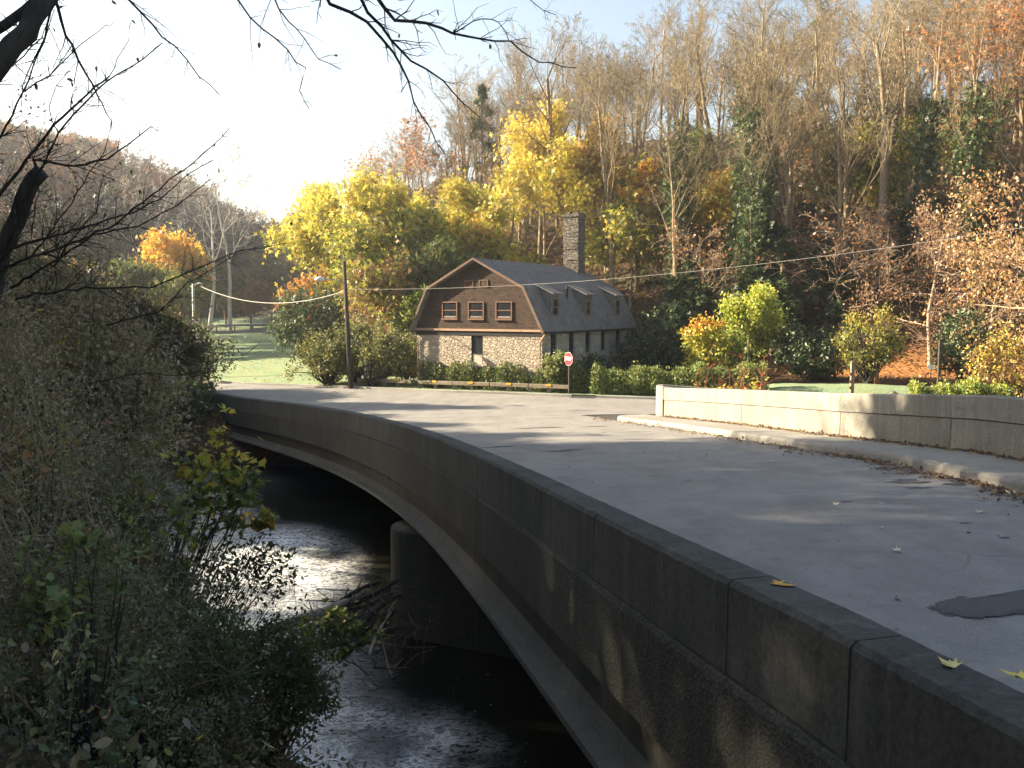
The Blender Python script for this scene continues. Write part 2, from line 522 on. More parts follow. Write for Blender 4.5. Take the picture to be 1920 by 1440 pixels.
def grow(rnd, p, d, L, r, lvl, o, S, T):
    n = o['seg'][lvl]; step = L / n; rmin = o.get('rmin', .008)
    path = [(p.copy(), r)]
    dirs = []
    for i in range(n):
        w = o['wig'][lvl]
        d = (d + Vector((rnd.gauss(0, w), rnd.gauss(0, w), rnd.gauss(0, w) + o['up'][lvl]))).normalized()
        q = p + d * step * rnd.uniform(.85, 1.15)
        r1 = max(rmin, r * (1 - o['tap'][lvl] * (i + 1) / n)); r0 = max(rmin, r * (1 - o['tap'][lvl] * i / n))
        S.append((p.x, p.y, p.z, q.x, q.y, q.z, r0, r1, lvl))
        dirs.append((q, d.copy(), r1)); p = q
    if lvl >= o['leaf']: T += [x[0] for x in dirs[n // 3:]]
    if lvl >= o['max']: return
    k = o['kids'][lvl]; st = o['start'][lvl]
    k = max(1, int(round(k * rnd.uniform(.8, 1.2))))
    for c in range(k):
        f = st + (1 - st) * (c + rnd.uniform(.2, .9)) / k
        i = min(n - 1, int(f * n)); q, dd, rr = dirs[i]
        q0 = Vector(S[len(S) - 1][0:3]) if False else q
        ang = math.radians(rnd.gauss(o['ang'][lvl], 9))
        cd = dd * math.cos(ang) + perp(dd, rnd) * math.sin(ang)
        cl = L * o['len'][lvl] * rnd.uniform(.65, 1.2) * (1.15 - .6 * (f - st) / max(1e-3, 1 - st))
        grow(rnd, q0, cd.normalized(), cl, max(rmin, min(rr * .9, rr * o['rr'][lvl])), lvl + 1, o, S, T)


WOOD = dict(seg=[9, 6, 4, 3, 2], wig=[.05, .1, .16, .2, .25], up=[.02, .07, .06, .05, .03], tap=[.8, .8, .8, .7, .5],
            kids=[13, 7, 5, 4], start=[.38, .25, .2, .15], ang=[38, 36, 38, 40], len=[.36, .5, .5, .5], rr=[.42, .5, .5, .5], leaf=3, max=4, rmin=.012)
WIDE = dict(WOOD, start=[.28, .2, .15, .15], ang=[55, 45, 42, 40], len=[.5, .5, .5, .5], up=[.02, .05, .03, .02, 0], kids=[11, 7, 5, 4])


def tree_segs(seed, h, r, o, lean=(0, 0)):
    rnd = random.Random(seed); S, T = [], []
    grow(rnd, Vector((0, 0, -.3)), Vector((lean[0], lean[1], 1)).normalized(), h * .8, r, 0, o, S, T)
    S = np.array(S); T = np.array([tuple(t) for t in T])
    return S, T


def trunk_tubes(S, lv):
    return segs_mesh('t', S[S[:, 8] <= lv][:, :8], 7)


def make_tree(name, S, trunk_mat, twig_mat=None, split=1, loc=(0, 0, 0), label=None, cat='tree', group=None, leaves=None, leaf_mat=None, crown_name='crown'):
    root = empty(name, loc); tag(root, label, cat, group)
    if leaves is None:
        V, l, s = trunk_tubes(S, split); link('trunk', np_mesh('trunk', V, l, s, smooth=True), trunk_mat, root)
        V, l, s = segs_mesh('c', S[S[:, 8] > split][:, :8], 3); link(crown_name, np_mesh('crown', V, l, s), twig_mat or trunk_mat, root)
    else:
        a = trunk_tubes(S, split); b = segs_mesh('c', S[S[:, 8] > split][:, :8], 3)
        V = np.concatenate([a[0], b[0]]); l = np.concatenate([a[1], b[1] + len(a[0])]); s = np.concatenate([a[2], b[2]])
        link('trunk', np_mesh('trunk', V, l, s), trunk_mat, root)
        link(crown_name, leaves, leaf_mat or M_leaf, root)
    return root


def dup(root, loc, rz=0, sc=1, label=None, group=None):
    r = root.copy(); C.objects.link(r); r.location = loc; r.rotation_euler = (0, 0, rz)
    r.scale = (sc, sc, sc) if not hasattr(sc, '__len__') else sc
    if label: r['label'] = label
    if group: r['group'] = group
    for ch in list(root.children):
        c = ch.copy(); C.objects.link(c); c.parent = r
    return r


def crown_points(T, n, sig, rng):
    i = rng.integers(0, len(T), n)
    return T[i] + rng.normal(size=(n, 3)) * sig


# colours (albedo)
YEL = (.74, .6, .11); YEL2 = (.6, .48, .08); GOLD = (.68, .42, .045); ORG = (.55, .24, .045); YGR = (.38, .4, .06); GRN = (.13, .17, .035); DGR = (.055, .085, .025)
OLV = (.16, .15, .045); RUST = (.33, .145, .045); COP = (.4, .21, .075); BRN = (.2, .12, .065)

# ================================================================== SETTING
# ---- ground sheet (one sheet, finer near the camera)
def axis(lo, hi, fine_lo, fine_hi, fine, coarse):
    a = list(np.arange(fine_lo, fine_hi + 1e-6, fine)); x = fine_lo; st = fine
    while x > lo: st = min(st * 1.25, coarse); x -= st; a.insert(0, x)
    x = fine_hi; st = fine
    while x < hi: st = min(st * 1.25, coarse); x += st; a.append(x)
    return np.array(a)


gx = axis(-420, 420, -30, 30, .4, 12); gy = axis(-60, 800, -3, 80, .4, 12)
GX, GY = np.meshgrid(gx, gy)
GZ = ground(GX, GY)
V = np.stack([GX, GY, GZ], -1).reshape(-1, 3)
nx, ny = len(gx), len(gy)
ii = (np.arange(ny - 1)[:, None] * nx + np.arange(nx - 1)[None])
q = np.stack([ii, ii + 1, ii + nx + 1, ii + nx], -1).reshape(-1)
me = np_mesh('ground', V, q, np.full((nx - 1) * (ny - 1), 4), smooth=True)
X, Y, Z = V[:, 0], V[:, 1], V[:, 2]
hb = ip(X, HBX, HBY)
grass = ((Y > ykerb(X) + .3) & (Y < hb - 2.5 + fbm(X, Y, .5) * 1.5)).astype(float) * (X > -57)
grass *= np.where((X > 10) & (Y > 49 - (X - 18) * .35), 0.0, 1.0)
grass *= np.where((Y > 150), 0, 1)
bed = (Z < .35).astype(float)
lit = np.clip(1 - np.abs(Y - hb - .5) / 4.5, 0, 1) * (X > 6) * (Y > ykerb(X) + 2)
z4 = np.ones((len(V), 4), np.float32); z4[:, 0] = grass; z4[:, 1] = bed; z4[:, 2] = np.clip(lit * 1.4, 0, 1)
a = me.attributes.new('zone', 'FLOAT_COLOR', 'POINT'); a.data.foreach_set('color', z4.ravel())
tag(link('ground', me, M_ground), kind='structure')

# ---- water
wx = np.arange(-60, 45, .3); wy = np.arange(-14, 52, .3)
WX, WY = np.meshgrid(wx, wy)


def blob(x, y, cx, cy, rx, ry, an):
    c, s = math.cos(an), math.sin(an); u = (x - cx) * c + (y - cy) * s; v = -(x - cx) * s + (y - cy) * c
    return np.clip(1.25 - np.sqrt((u / rx) ** 2 + (v / ry) ** 2), 0, 1)


rp1 = U(700, 1400, z=0); glare_pt = U(500, 1060, z=0)  # first centre: real rapids; second: sky reflection painted as white water
rap_glare = np.clip(blob(WX, WY, rp1.x - 1.0, rp1.y - .3, 3.4, 2.3, -.5) * np.clip(.55 + 1.1 * fbm(WX, WY, 1.3, 2), .12, 1), 0, 1) + 1.0 * blob(WX, WY, glare_pt.x + .3, glare_pt.y, 2.3, 4.6, .25) * np.clip(.75 + .9 * fbm(WX, WY, .9, 8), 0, 1) + .12 * blob(WX, WY, -16, 37, 6, 4, 0)
rap_glare = np.clip(rap_glare, 0, 1)
WZ = (fbm(WX, WY, 2.1, 3) * .05 + fbm(WX * 1.3, WY, 4.3, 5) * .035) * (rap_glare * 1.4 + .12)
V = np.stack([WX, WY, WZ], -1).reshape(-1, 3); nx, ny = len(wx), len(wy)
ii = (np.arange(ny - 1)[:, None] * nx + np.arange(nx - 1)[None]); q = np.stack([ii, ii + 1, ii + nx + 1, ii + nx], -1).reshape(-1)
me = np_mesh('water', V, q, np.full((nx - 1) * (ny - 1), 4), smooth=True)
a = me.attributes.new('rapid_glare', 'FLOAT', 'POINT'); a.data.foreach_set('value', rap_glare.ravel().astype(np.float32))
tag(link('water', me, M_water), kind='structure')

# ---- road: deck strip plus junction
KERB_W = 1.75     # far sidewalk width


def Xk(y): return Xf(y) - KERB_W


ys = np.arange(-10, 37.01, .5); m = 14
V, Fc = [], []
for y in ys:
    a, b = float(Xn(y)) + .3, float(Xk(y)) + .05
    for j in range(m + 1):
        x = a + (b - a) * j / m
        V.append((x, y, float(zr(x, y))))
n = m + 1
Fc += [(i * n + j, i * n + j + 1, (i + 1) * n + j + 1, (i + 1) * n + j) for i in range(len(ys) - 1) for j in range(m)]
base = len(V)
xs = np.arange(-40, 46, .8); yinv = np.arange(36.99, 64, .25); xinv = np.array([float(Xn(t)) for t in yinv])
for x in xs:
    lo = 37.0
    if x < xinv[0]: lo = float(ip(-x, -xinv, yinv)) + .15
    if x > 30: lo = min(lo, ykerb(x) - 7)
    hi = ykerb(x) + .05
    for j in range(m + 1):
        y = lo + (hi - lo) * j / m
        V.append((x, y, float(zr(x, y)) + .004))
Fc += [(base + i * n + j, base + i * n + j + 1, base + (i + 1) * n + j + 1, base + (i + 1) * n + j) for i in range(len(xs) - 1) for j in range(m)]
mb = MB(); mb.add(V, Fc); tag(mb.build('road', M_road, smooth=True), kind='structure')


# far upper road behind the lawn
mb = MB(); up = [(-62, 122), (-48, 113), (-38, 110), (-28, 112), (-16, 120)]
V = []; Fc = []
for i, (x, y) in enumerate(up):
    for k in (0, 5.0): V.append((x, y + k, gz(x, y) + .35))
for i in range(len(up) - 1): Fc.append((2 * i, 2 * i + 2, 2 * i + 3, 2 * i + 1))
for x, y in up: V.append((x, y - .4, gz(x, y) - .6))
o = 2 * len(up)
for i in range(len(up) - 1): Fc.append((o + i, o + i + 1, 2 * i + 2, 2 * i))
mb.add(V, Fc); tag(mb.build('upper_road', M_road), kind='structure')


def sweep(pts, prof, closed=False):
    """sweep a closed profile (u = sideways to the right of travel, v = up) along pts (x, y, z)"""
    V, Fs = [], []; n = len(pts); k = len(prof)
    for i, p in enumerate(pts):
        a, b = pts[max(i - 1, 0)], pts[min(i + 1, n - 1)]
        d = Vector((b[0] - a[0], b[1] - a[1], 0)).normalized(); r = Vector((d.y, -d.x, 0))
        for u, v in prof: V.append((p[0] + r.x * u, p[1] + r.y * u, p[2] + v))
    for i in range(n - 1):
        for j in range(k):
            Fs.append((i * k + j, i * k + (j + 1) % k, (i + 1) * k + (j + 1) % k, (i + 1) * k + j))
    Fs += [tuple(range(k)), tuple((n - 1) * k + j for j in range(k))[::-1]]
    return V, Fs


kp = [(x, float(ykerb(x)), float(zr(x, ykerb(x)))) for x in np.arange(-42, 46, .7)]
mb = MB(); mb.add(*sweep(kp, [(.02, -.2), (.02, .12), (-.01, .14), (-.2, .14), (-.2, -.2)])); tag(mb.build('kerb', M_walk), kind='structure')

# patches on the road
def patch(px, py, rx, ry, seed, an=0):
    rnd = random.Random(seed)
    # ray onto the road surface
    lo, hi = 2, 60
    for _ in range(40):
        mid = (lo + hi) / 2; p = U(px, py, Y=mid)
        if p.z < float(zr(p.x, p.y)): hi = mid
        else: lo = mid
    cx, cy = p.x, p.y; pts = []
    n = 26; ph = [rnd.uniform(0, 6.28) for _ in range(4)]
    for i in range(n):
        t = 2 * PI * i / n; k = 1 + .22 * math.sin(2 * t + ph[0]) + .16 * math.sin(3 * t + ph[1]) + .12 * math.sin(5 * t + ph[2]) + .08 * math.sin(9 * t + ph[3])
        u, v = rx * k * math.cos(t), ry * k * math.sin(t)
        x, y = cx + u * math.cos(an) - v * math.sin(an), cy + u * math.sin(an) + v * math.cos(an)
        pts.append((x, y, float(zr(x, y)) + .006))
    mid = [(cx + (x - cx) * .6, cy + (y - cy) * .6, z) for x, y, z in pts]
    mb = MB(); mb.add([(cx, cy, float(zr(cx, cy)) + .006)] + mid + pts, [(0, 1 + i, 1 + (i + 1) % n) for i in range(n)] + [(1 + i, 1 + n + i, 1 + n + (i + 1) % n, 1 + (i + 1) % n) for i in range(n)])
    o = mb.build('road_patch', M_patch); at_ = o.data.attributes.new('edge', 'FLOAT', 'POINT'); at_.data.foreach_set('value', [0.0] + [.35] * n + [1.0] * n); tag(o, kind='structure')


patch(1900, 1120, .95, .75, 1, .5); patch(1050, 845, .7, .35, 2); patch(930, 838, .5, .25, 3); patch(985, 803, 1.3, .3, 4)
patch(1690, 903, .55, .3, 5); patch(1790, 908, .3, .15, 6); patch(1225, 893, .12, .07, 7); patch(1290, 902, .1, .06, 8); patch(1720, 915, .25, .1, 9); patch(1110, 800, .6, .15, 10); patch(1075, 770, 1.2, .2, 11)
for i in range(9):
    rnd = random.Random(100 + i); patch(rnd.uniform(1150, 1900), rnd.uniform(890, 1150), rnd.uniform(.03, .1), rnd.uniform(.02, .05), 40 + i)

# ================================================================== BRIDGE
br = empty('concrete_bridge', (float(Xn(20)), 20, float(zr(Xn(20), 20))))
tag(br, 'curved concrete road bridge over the creek with stained parapets and a round nosed pier', 'bridge')


def bpart(name, mb, m, label=None, smooth=False, bevel=0):
    o = mb.build(name, m, br, smooth=smooth, bevel=bevel); o.matrix_parent_inverse = Matrix.Translation(br.location).inverted()
    if label: o['label'] = label
    return o


def nline(y0, y1, st=.5):
    return [(float(Xn(y)), y, float(ztop(y))) for y in np.arange(y0, y1 + .01, st)]


# travel is +y, so "right" = +x = towards the road; outer face at u=0
mb = MB(); cuts = [-9, -5, -1.5, 1.6, 4.0, 5.15, 7.6, 9.0, 11.5, 14.5, 18, 22, 26, 30.5, 35, 39.5, 44, 48.5, 55.5]
rnd = random.Random(12)
for a, b in zip(cuts[:-1], cuts[1:]):
    L = nline(a + .007, b - .007, (b - a - .014) / max(2, int((b - a) / (.07 if 0 < b < 15 else .5))))
    Vp, Fp = sweep(L, [(0, -.6), (0, -.035), (.03, 0), (.3, 0), (.335, -.03), (.335, -.6)])
    ch = 0.0
    for i in range(len(L)):
        ch = ch * .6 + (rnd.uniform(.006, .022) if rnd.random() < .1 else 0)
        if i < 3 or i > len(L) - 4: ch = min(ch, .004)
        for j, w_ in ((1, 1), (2, 1), (3, .6), (4, .6)):
            x, y, z = Vp[i * 6 + j]; Vp[i * 6 + j] = Vector((x + (rnd.gauss(0, .0018) + (ch if j == 1 else ch * .8 if j == 2 else 0)), y, z + rnd.gauss(0, .0018) - (ch if j in (1, 2) else 0) * .7))
    mb.add(Vp, Fp)
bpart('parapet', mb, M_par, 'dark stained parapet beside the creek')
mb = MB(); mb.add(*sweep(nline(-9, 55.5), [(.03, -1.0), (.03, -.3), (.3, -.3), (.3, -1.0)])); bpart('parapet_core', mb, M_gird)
mb = MB(); cut2 = [-9, 2.3, 13, 25, 37, 55.5]
for a, b in zip(cut2[:-1], cut2[1:]):
    L = nline(a + .012, b - .012, (b - a - .024) / max(2, int((b - a) / .6)))
    mb.add(*sweep(L, [(.04, -1.52), (-.035, -1.46), (-.03, -.665), (-.014, -.63), (.03, -.604), (.334, -.604), (.334, -1.52)]))
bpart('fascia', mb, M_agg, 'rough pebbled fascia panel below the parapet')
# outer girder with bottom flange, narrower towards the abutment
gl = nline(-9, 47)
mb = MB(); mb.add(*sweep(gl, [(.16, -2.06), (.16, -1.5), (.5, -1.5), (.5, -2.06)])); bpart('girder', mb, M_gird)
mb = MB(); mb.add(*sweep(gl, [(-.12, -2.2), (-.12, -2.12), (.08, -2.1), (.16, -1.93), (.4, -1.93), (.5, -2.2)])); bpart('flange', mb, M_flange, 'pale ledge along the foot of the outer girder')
# deck slab and inner girders
for k in range(4):
    mb = MB(); pts = [(float(Xn(y)) + 2.6 + k * 2.4, y, float(zr(Xn(y) + 2.6 + 2.4 * k, y))) for y in np.arange(-9, 46.6, 1)]
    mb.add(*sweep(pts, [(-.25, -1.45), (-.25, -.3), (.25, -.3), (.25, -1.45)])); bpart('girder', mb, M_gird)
mb = MB(); V = []; Fc = []; ys = np.arange(-9, 37.1, 1.0)
for y in ys:
    for x in (float(Xn(y)) + .335, float(Xf(y)) + .3):
        V += [(x, y, float(zr(x, y)) - .02), (x, y, float(zr(x, y)) - .4)]
for i in range(len(ys) - 1):
    o = 4 * i; Fc += [(o, o + 2, o + 6, o + 4), (o + 1, o + 5, o + 7, o + 3), (o, o + 4, o + 5, o + 1), (o + 2, o + 3, o + 7, o + 6)]
Fc += [(0, 1, 3, 2)]; mb.add(V, Fc); bpart('deck', mb, M_gird)
# sidewalk with kerb face
mb = MB(); L = [(float(Xf(y)), y, float(zwalk(y))) for y in np.arange(-9, 36.01, .5)]
V = []; Fc = []; ysd = list(np.arange(-9, 32.8, .5)) + list(np.linspace(32.9, 34.9, 12)); k = 6
for y in ysd:
    wd = KERB_W * (1 if y < 32.9 else math.sqrt(max(.002, 1 - ((y - 32.9) / 2.0) ** 2))); xr = float(Xf(y)) + .04; z = float(zwalk(min(y, 33.5))) - max(0, y - 33.5) * .075
    V += [(xr, y, z - .5), (xr, y, z), (xr - wd + .08 * wd / KERB_W, y, z - .01), (xr - wd + .02, y, z - .035), (xr - wd - .01, y, z - .09), (xr - wd - .04, y, z - .5)]
for i in range(len(ysd) - 1):
    for j in range(k - 1): Fc.append((i * k + j, i * k + j + 1, (i + 1) * k + j + 1, (i + 1) * k + j))
Fc.append(tuple((len(ysd) - 1) * k + j for j in range(k))); mb.add(V, Fc)
bpart('sidewalk', mb, M_walk)

# far parapet: upper band and lower panel with joints, end post, curved return wing
def fline(y0, y1, n):
    out = []
    for i in range(n + 1):
        y = y0 + (y1 - y0) * i / n; out.append((float(Xf(y)), y, float(zwalk(y))))
    return out


mbU, mbL = MB(), MB(); cu = [-9, -2, 4, 9.5, 14.0, 17.65, 22.0, 27.5, 33.2]
for a, b in zip(cu[:-1], cu[1:]):
    mbL.add(*sweep(fline(a + .012, b - .012, 10), [(.02, 0), (.03, .64), (.3, .64), (.3, -.6), (.02, -.6)]))
for a, b in zip(cu[:-1], cu[1:]):
    for c, d in ((a, (a + b) / 2), ((a + b) / 2, b)):
        mbU.add(*sweep(fline(c + .004, d - .004, 6), [(0, .66), (0, 1.1), (.03, 1.13), (.3, 1.13), (.33, 1.1), (.33, .66)]))
ex, ey, ez = fline(33.2, 33.2, 1)[0]
dv = Vector((float(Xf(33.3) - Xf(33.1)), .2, 0)).normalized(); rv = Vector((dv.y, -dv.x, 0))
endm = MB(); Mx = Matrix(((rv.x, dv.x, 0, ex), (rv.y, dv.y, 0, ey), (0, 0, 1, ez), (0, 0, 0, 1)))
endm.box(-.03, .36, .004, .3, -.4, 1.14, 0, Mx)
o = bpart('parapet', mbU, M_wall2, 'pale sunlit parapet beyond the road'); bpart('parapet_panel', mbL, M_wall2b); bpart('end_post', endm, M_wall2, bevel=.015)
# return wing, curving back to the right behind the parapet
wing = [Vector((ex, ey + .25, ez + 1.1)) + rv * (.18 + .5 * (1 - math.cos(t))) + dv * (1.3 * math.sin(t)) for t in np.linspace(0, PI / 2, 6)]
wing += [U(1330, 728, Y=35.0), U(1400, 730.5, Y=34.4), U(1460, 733, Y=33.2), U(1510, 738, Y=31.5)]
mb = MB(); mb.add(*sweep([tuple(p) for p in wing], [(-.12, -1.6), (-.12, 0), (.12, 0), (.12, -1.6)])); bpart('wing_wall', mb, M_wall2)
# pier with half-round nose under the deck
pc = U(742, 985, Y=20.3); mb = MB()
fd = Vector((.9, -.43, 0)).normalized(); sd = Vector((.43, .9, 0)); c0 = Vector((pc.x + .6, 20.3, 0))
ol = [c0 + fd * (-.72 * math.sin(t)) * 1.0 + sd * (.72 * math.cos(t)) for t in np.linspace(0, PI, 14)] + [c0 + fd * 12 - sd * .72, c0 + fd * 12 + sd * .72]
n = len(ol); zt = pc.z
V = [(p.x, p.y, -1) for p in ol] + [(p.x, p.y, zt - .04) for p in ol] + [(c0.x + (p.x - c0.x) * .97, c0.y + (p.y - c0.y) * .97, zt) for p in ol]
mb.add(V, [(i, (i + 1) % n, n + (i + 1) % n, n + i) for i in range(n)] + [(n + i, n + (i + 1) % n, 2 * n + (i + 1) % n, 2 * n + i) for i in range(n)] + [tuple(2 * n + i for i in range(n))])
bpart('pier', mb, M_pier, 'round nosed pier standing in the creek')
mb = MB(); b0 = c0 + fd * .55
mb.box(-.28, .28, -.24, .24, zt + .002, float(ztop(20.3)) - 2.21, 0, Matrix.Translation((b0.x, b0.y, 0)) @ Matrix.Rotation(-.45, 4, 'Z')); bpart('bearing', mb, M_pier)
# abutment at the far bank
ab = MB(); A = [(float(Xn(46.2)) + .12, 46.2), (float(Xn(51)) + .1, 51.0), (float(Xn(46.2)) + 13, 44.0), (float(Xn(46.2)) + 13, 40.5)]
q0, q1 = Vector((float(Xn(46.4)) + .12, 46.4, 0)), Vector((float(Xn(46.4)) + 14, 41.0, 0)); dd = (q1 - q0).normalized(); nn = Vector((-dd.y, dd.x, 0))
ab.add([(p.x, p.y, z) for z in (-1, 2.0) for p in (q0, q1, q1 + nn * 1, q0 + nn * 1)], [(0, 1, 5, 4), (1, 2, 6, 5), (2, 3, 7, 6), (3, 0, 4, 7), (4, 5, 6, 7)])
ab.add(*sweep([(float(Xn(y)) + .05, y, 0) for y in np.arange(46.9, 55.6, .8)], [(0, -.8), (0, 1.55), (.3, 1.55), (.3, -.8)]))
bpart('abutment', ab, M_gird)

# storm drains at the kerb
M_dark = plain('drain_shadow_iron', (.012, .012, .012), .8, .2, 8)
for px, lab in ((1095, 'dark storm drain opening in the kerb below the stop sign'), (612, 'dark storm drain opening in the kerb left of the utility pole'), (422, 'dark storm drain opening in the kerb at the lawn corner')):
    for _y in np.arange(40, 75, .05):
        if _y >= ykerb((px - 960) / F * _y): break
    x = (px - 960) / F * _y; z = float(zr(x, _y)); sl = math.atan2(ykerb(x + 1) - ykerb(x), 1)
    mb = MB(); Mx = Matrix.Translation((x, _y, z)) @ Matrix.Rotation(sl, 4, 'Z')
    mb.box(-.65, .65, -.034, .01, .012, .118, 0, Mx); mb.box(-.7, .7, -.05, .0, .122, .155, 0, Mx); mb.box(-.7, .7, -.42, -.04, .006, .02, 0, Mx)
    tag(mb.build('storm_drain', M_dark), lab, 'drain', 'storm drains in the kerb')

# ================================================================== HOUSE
def mk_stone(name, cA, cB, mortar, scale):
    m, nt, out = new_mat(name); g = NT(nt)
    p = g.pos((1, 1, 1.7), True)
    nz = g.n('ShaderNodeTexNoise', Scale=2.5, Detail=3.0); g.set(nz.inputs['Vector'], p)
    ad = g.n('ShaderNodeVectorMath', operation='MULTIPLY_ADD'); g.set(ad.inputs[0], nz.outputs['Color']); g.set(ad.inputs[1], (.3, .3, .3)); g.set(ad.inputs[2], p)
    v1 = g.n('ShaderNodeTexVoronoi', Scale=scale); g.set(v1.inputs['Vector'], ad.outputs[0])
    v2 = g.n('ShaderNodeTexVoronoi', feature='DISTANCE_TO_EDGE', Scale=scale); g.set(v2.inputs['Vector'], ad.outputs[0])
    sp = g.n('ShaderNodeSeparateColor'); g.set(sp.inputs[0], v1.outputs['Color'])
    c = g.mix(sp.outputs[0], cA, cB)
    c = g.mix(g.ramp(v2.outputs['Distance'], [(.02, 1.0), (.09, 0.0)]), c, mortar)
    c = g.mix(.35, c, g.ramp(g.noise(p, 1.2, 5, .7), [(.3, tuple(x * .55 for x in cA)), (.7, tuple(min(1, x * 1.3) for x in cB))]))
    h = g.ramp(v2.outputs['Distance'], [(0.0, 0.0), (.15, 1.0)])
    g.bsdf(out, c, .92, g.bump(g.math('ADD', h, g.math('MULTIPLY', g.noise(p, 14, 4), .6)), .9, .09), .15)
    return m


M_stone = mk_stone('rubble_stone', (.3, .25, .19), (.5, .43, .34), (.4, .35, .28), 3.6)
M_stone2 = mk_stone('limewashed_stone', (.3, .28, .24), (.5, .47, .41), (.42, .4, .36), 2.2)
M_chim = mk_stone('chimney_stone', (.1, .09, .08), (.26, .23, .19), (.07, .065, .06), 3.4)


def mk_shingle(name, dark, light, scale, ratio=.45, mortar=.02, obj_axes=True):
    m, nt, out = new_mat(name); g = NT(nt)
    tc = g.n('ShaderNodeUVMap')
    b = g.n('ShaderNodeTexBrick', Scale=scale); b.offset = .5
    g.set(b.inputs['Vector'], tc.outputs[0]); b.inputs['Mortar Size'].default_value = mortar; b.inputs['Brick Width'].default_value = .5; b.inputs['Row Height'].default_value = ratio
    b.inputs['Color1'].default_value = (*dark, 1); b.inputs['Color2'].default_value = (*light, 1); b.inputs['Mortar'].default_value = (*[x * .3 for x in dark], 1)
    n = g.noise(tc.outputs[0], 1.6, 5, .7)
    c = g.mix(.45, b.outputs['Color'], g.ramp(n, [(.3, tuple(x * .6 for x in dark)), (.7, tuple(x * 1.25 for x in light))]))
    g.bsdf(out, c, .85, g.bump(g.math('ADD', b.outputs['Fac'], g.math('MULTIPLY', g.noise(tc.outputs[0], 20, 3), -.6)), .5, -.03), .2)
    return m


M_shake = mk_shingle('brown_cedar_shakes', (.036, .025, .019), (.09, .06, .043), 2.0, .26, .03)
M_roof = mk_shingle('grey_roof_shingles', (.115, .112, .112), (.19, .185, .182), 2.2, .3, .018)
M_trim = plain('red_brown_trim', (.17, .088, .056), .7, .25, 5, obj=True)
M_trim2 = plain('tan_trim_board', (.36, .235, .155), .7, .2, 5, obj=True)
M_trim3 = plain('dark_rake_board', (.15, .095, .062), .75, .25, 5, obj=True)
M_pipe = plain('copper_brown_downspout', (.3, .19, .12), .5, .2, 5, obj=True)
M_shut = plain('dark_shutter', (.018, .017, .017), .7, .3, 6, obj=True)
M_panel = plain('grey_board_panel', (.42, .38, .32), .8, .15, 5, obj=True)


def mk_glass():
    m, nt, out = new_mat('window_glass'); g = NT(nt)
    g.bsdf(out, (.02, .024, .03), .06, g.bump(g.noise(g.pos(obj=True), 1.5, 2), .05, .05), .6)
    return m


M_glass = mk_glass()


def set_uv(me, fn):
    uv = me.uv_layers.new(name='UVMap')
    for p in me.polygons:
        for li in p.loop_indices:
            uv.data[li].uv = fn(me.vertices[me.loops[li].vertex_index].co, p.normal)


HW, HL, HE, HB, HR, BW = 4.525, 13.8, 3.65, 6.25, 8.05, 3.5     # half width, length, eave, break, ridge heights, break half width
cx, cy = 1.78 - .866 * HW, 50 + .5 * HW
HZ = 2.75
house = empty('stone_house', (cx, cy, HZ), math.radians(-30))
tag(house, 'old stone cottage with brown shingled gambrel gable, grey roof and tall stone chimney', 'house')


def hp(name, mb, m, parent=None, label=None, uv=None, bevel=0, smooth=False):
    o = mb.build(name, m, parent or house, bevel=bevel, smooth=smooth)
    if uv: set_uv(o.data, uv)
    if label: o['label'] = label
    return o


uv_wall = lambda c, n: (c.x, c.z) if abs(n.y) > abs(n.x) else (c.y, c.z)
uv_roof = lambda c, n: (c.y, c.z * 1.0 if abs(n.x) > .75 else c.x * 1.1) if abs(n.y) < .6 else (c.x, c.z)
# stone walls: front, left, back in rubble; right side limewashed
win_t = [1.47, 3.95, 6.32, 8.79, 11.3]
mb = MB(); T = .45
mb.box(-HW, -.42, 0, T, -.8, HE); mb.box(.42, HW, 0, T, -.8, HE); mb.box(-.42, .42, .012, T, -.8, 1.55); mb.box(-.42, .42, .01, T, 3.42, HE)
mb.box(-HW, -HW + T, T, HL, -.8, HE); mb.box(-HW + T, HW - T, HL - T, HL, -.8, HE)
hp('wall', mb, M_stone)
mb = MB(); edges = [0.0]
for t in win_t: edges += [t - .39, t + .39]
edges.append(HL)
edges[0] = T
for i in range(0, len(edges), 2): mb.box(HW - T, HW - .01, edges[i], edges[i + 1], -.8, HE)
for t in win_t: mb.box(HW - T + .01, HW - .02, t - .39, t + .39, -.8, 2.15); mb.box(HW - T + .01, HW - .02, t - .39, t + .39, 3.5, HE)
hp('side_wall', mb, M_stone2, label='limewashed side wall with five tall dark windows')
# tall dark side windows
for t in win_t:
    f = MB(); x1 = HW - .12
    f.box(x1 - .06, x1, t - .385, t - .3, 2.16, 3.49); f.box(x1 - .06, x1, t + .3, t + .385, 2.16, 3.49); f.box(x1 - .06, x1, t - .3, t + .3, 3.42, 3.49); f.box(x1 - .06, x1, t - .3, t + .3, 2.16, 2.23); f.box(x1 - .05, x1 - .01, t - .3, t + .3, 2.82, 2.87)
    fr = hp('side_window', f, M_shut)
    p = MB(); p.box(x1 - .045, x1 - .03, t - .3, t + .3, 2.23, 3.42); hp('pane', p, M_glass, fr)
# gable wall in shakes (slightly proud of stone)
gab = [(-HW - .1, HE + .12), (HW + .1, HE + .12), (BW - .05, HB - .1), (0, HR - .12), (-BW + .05, HB - .1)]
for a_, b_ in ((-.04, .3), (HL - .3, HL + .04)): mb = MB(); mb.prism(gab, 'y', a_, b_); hp('gable_siding', mb, M_shake, uv=uv_wall)
mb = MB(); mb.box(-HW - .22, HW + .22, -.1, .2, HE - .02, HE + .115); hp('trim_board', mb, M_trim2)
mb = MB(); mb.box(-HW - .1, HW + .1, -.025, .2, HE - .3, HE - .024); hp('trim_shadow', mb, M_shut)  # dark strip standing in for the shadow under the trim board
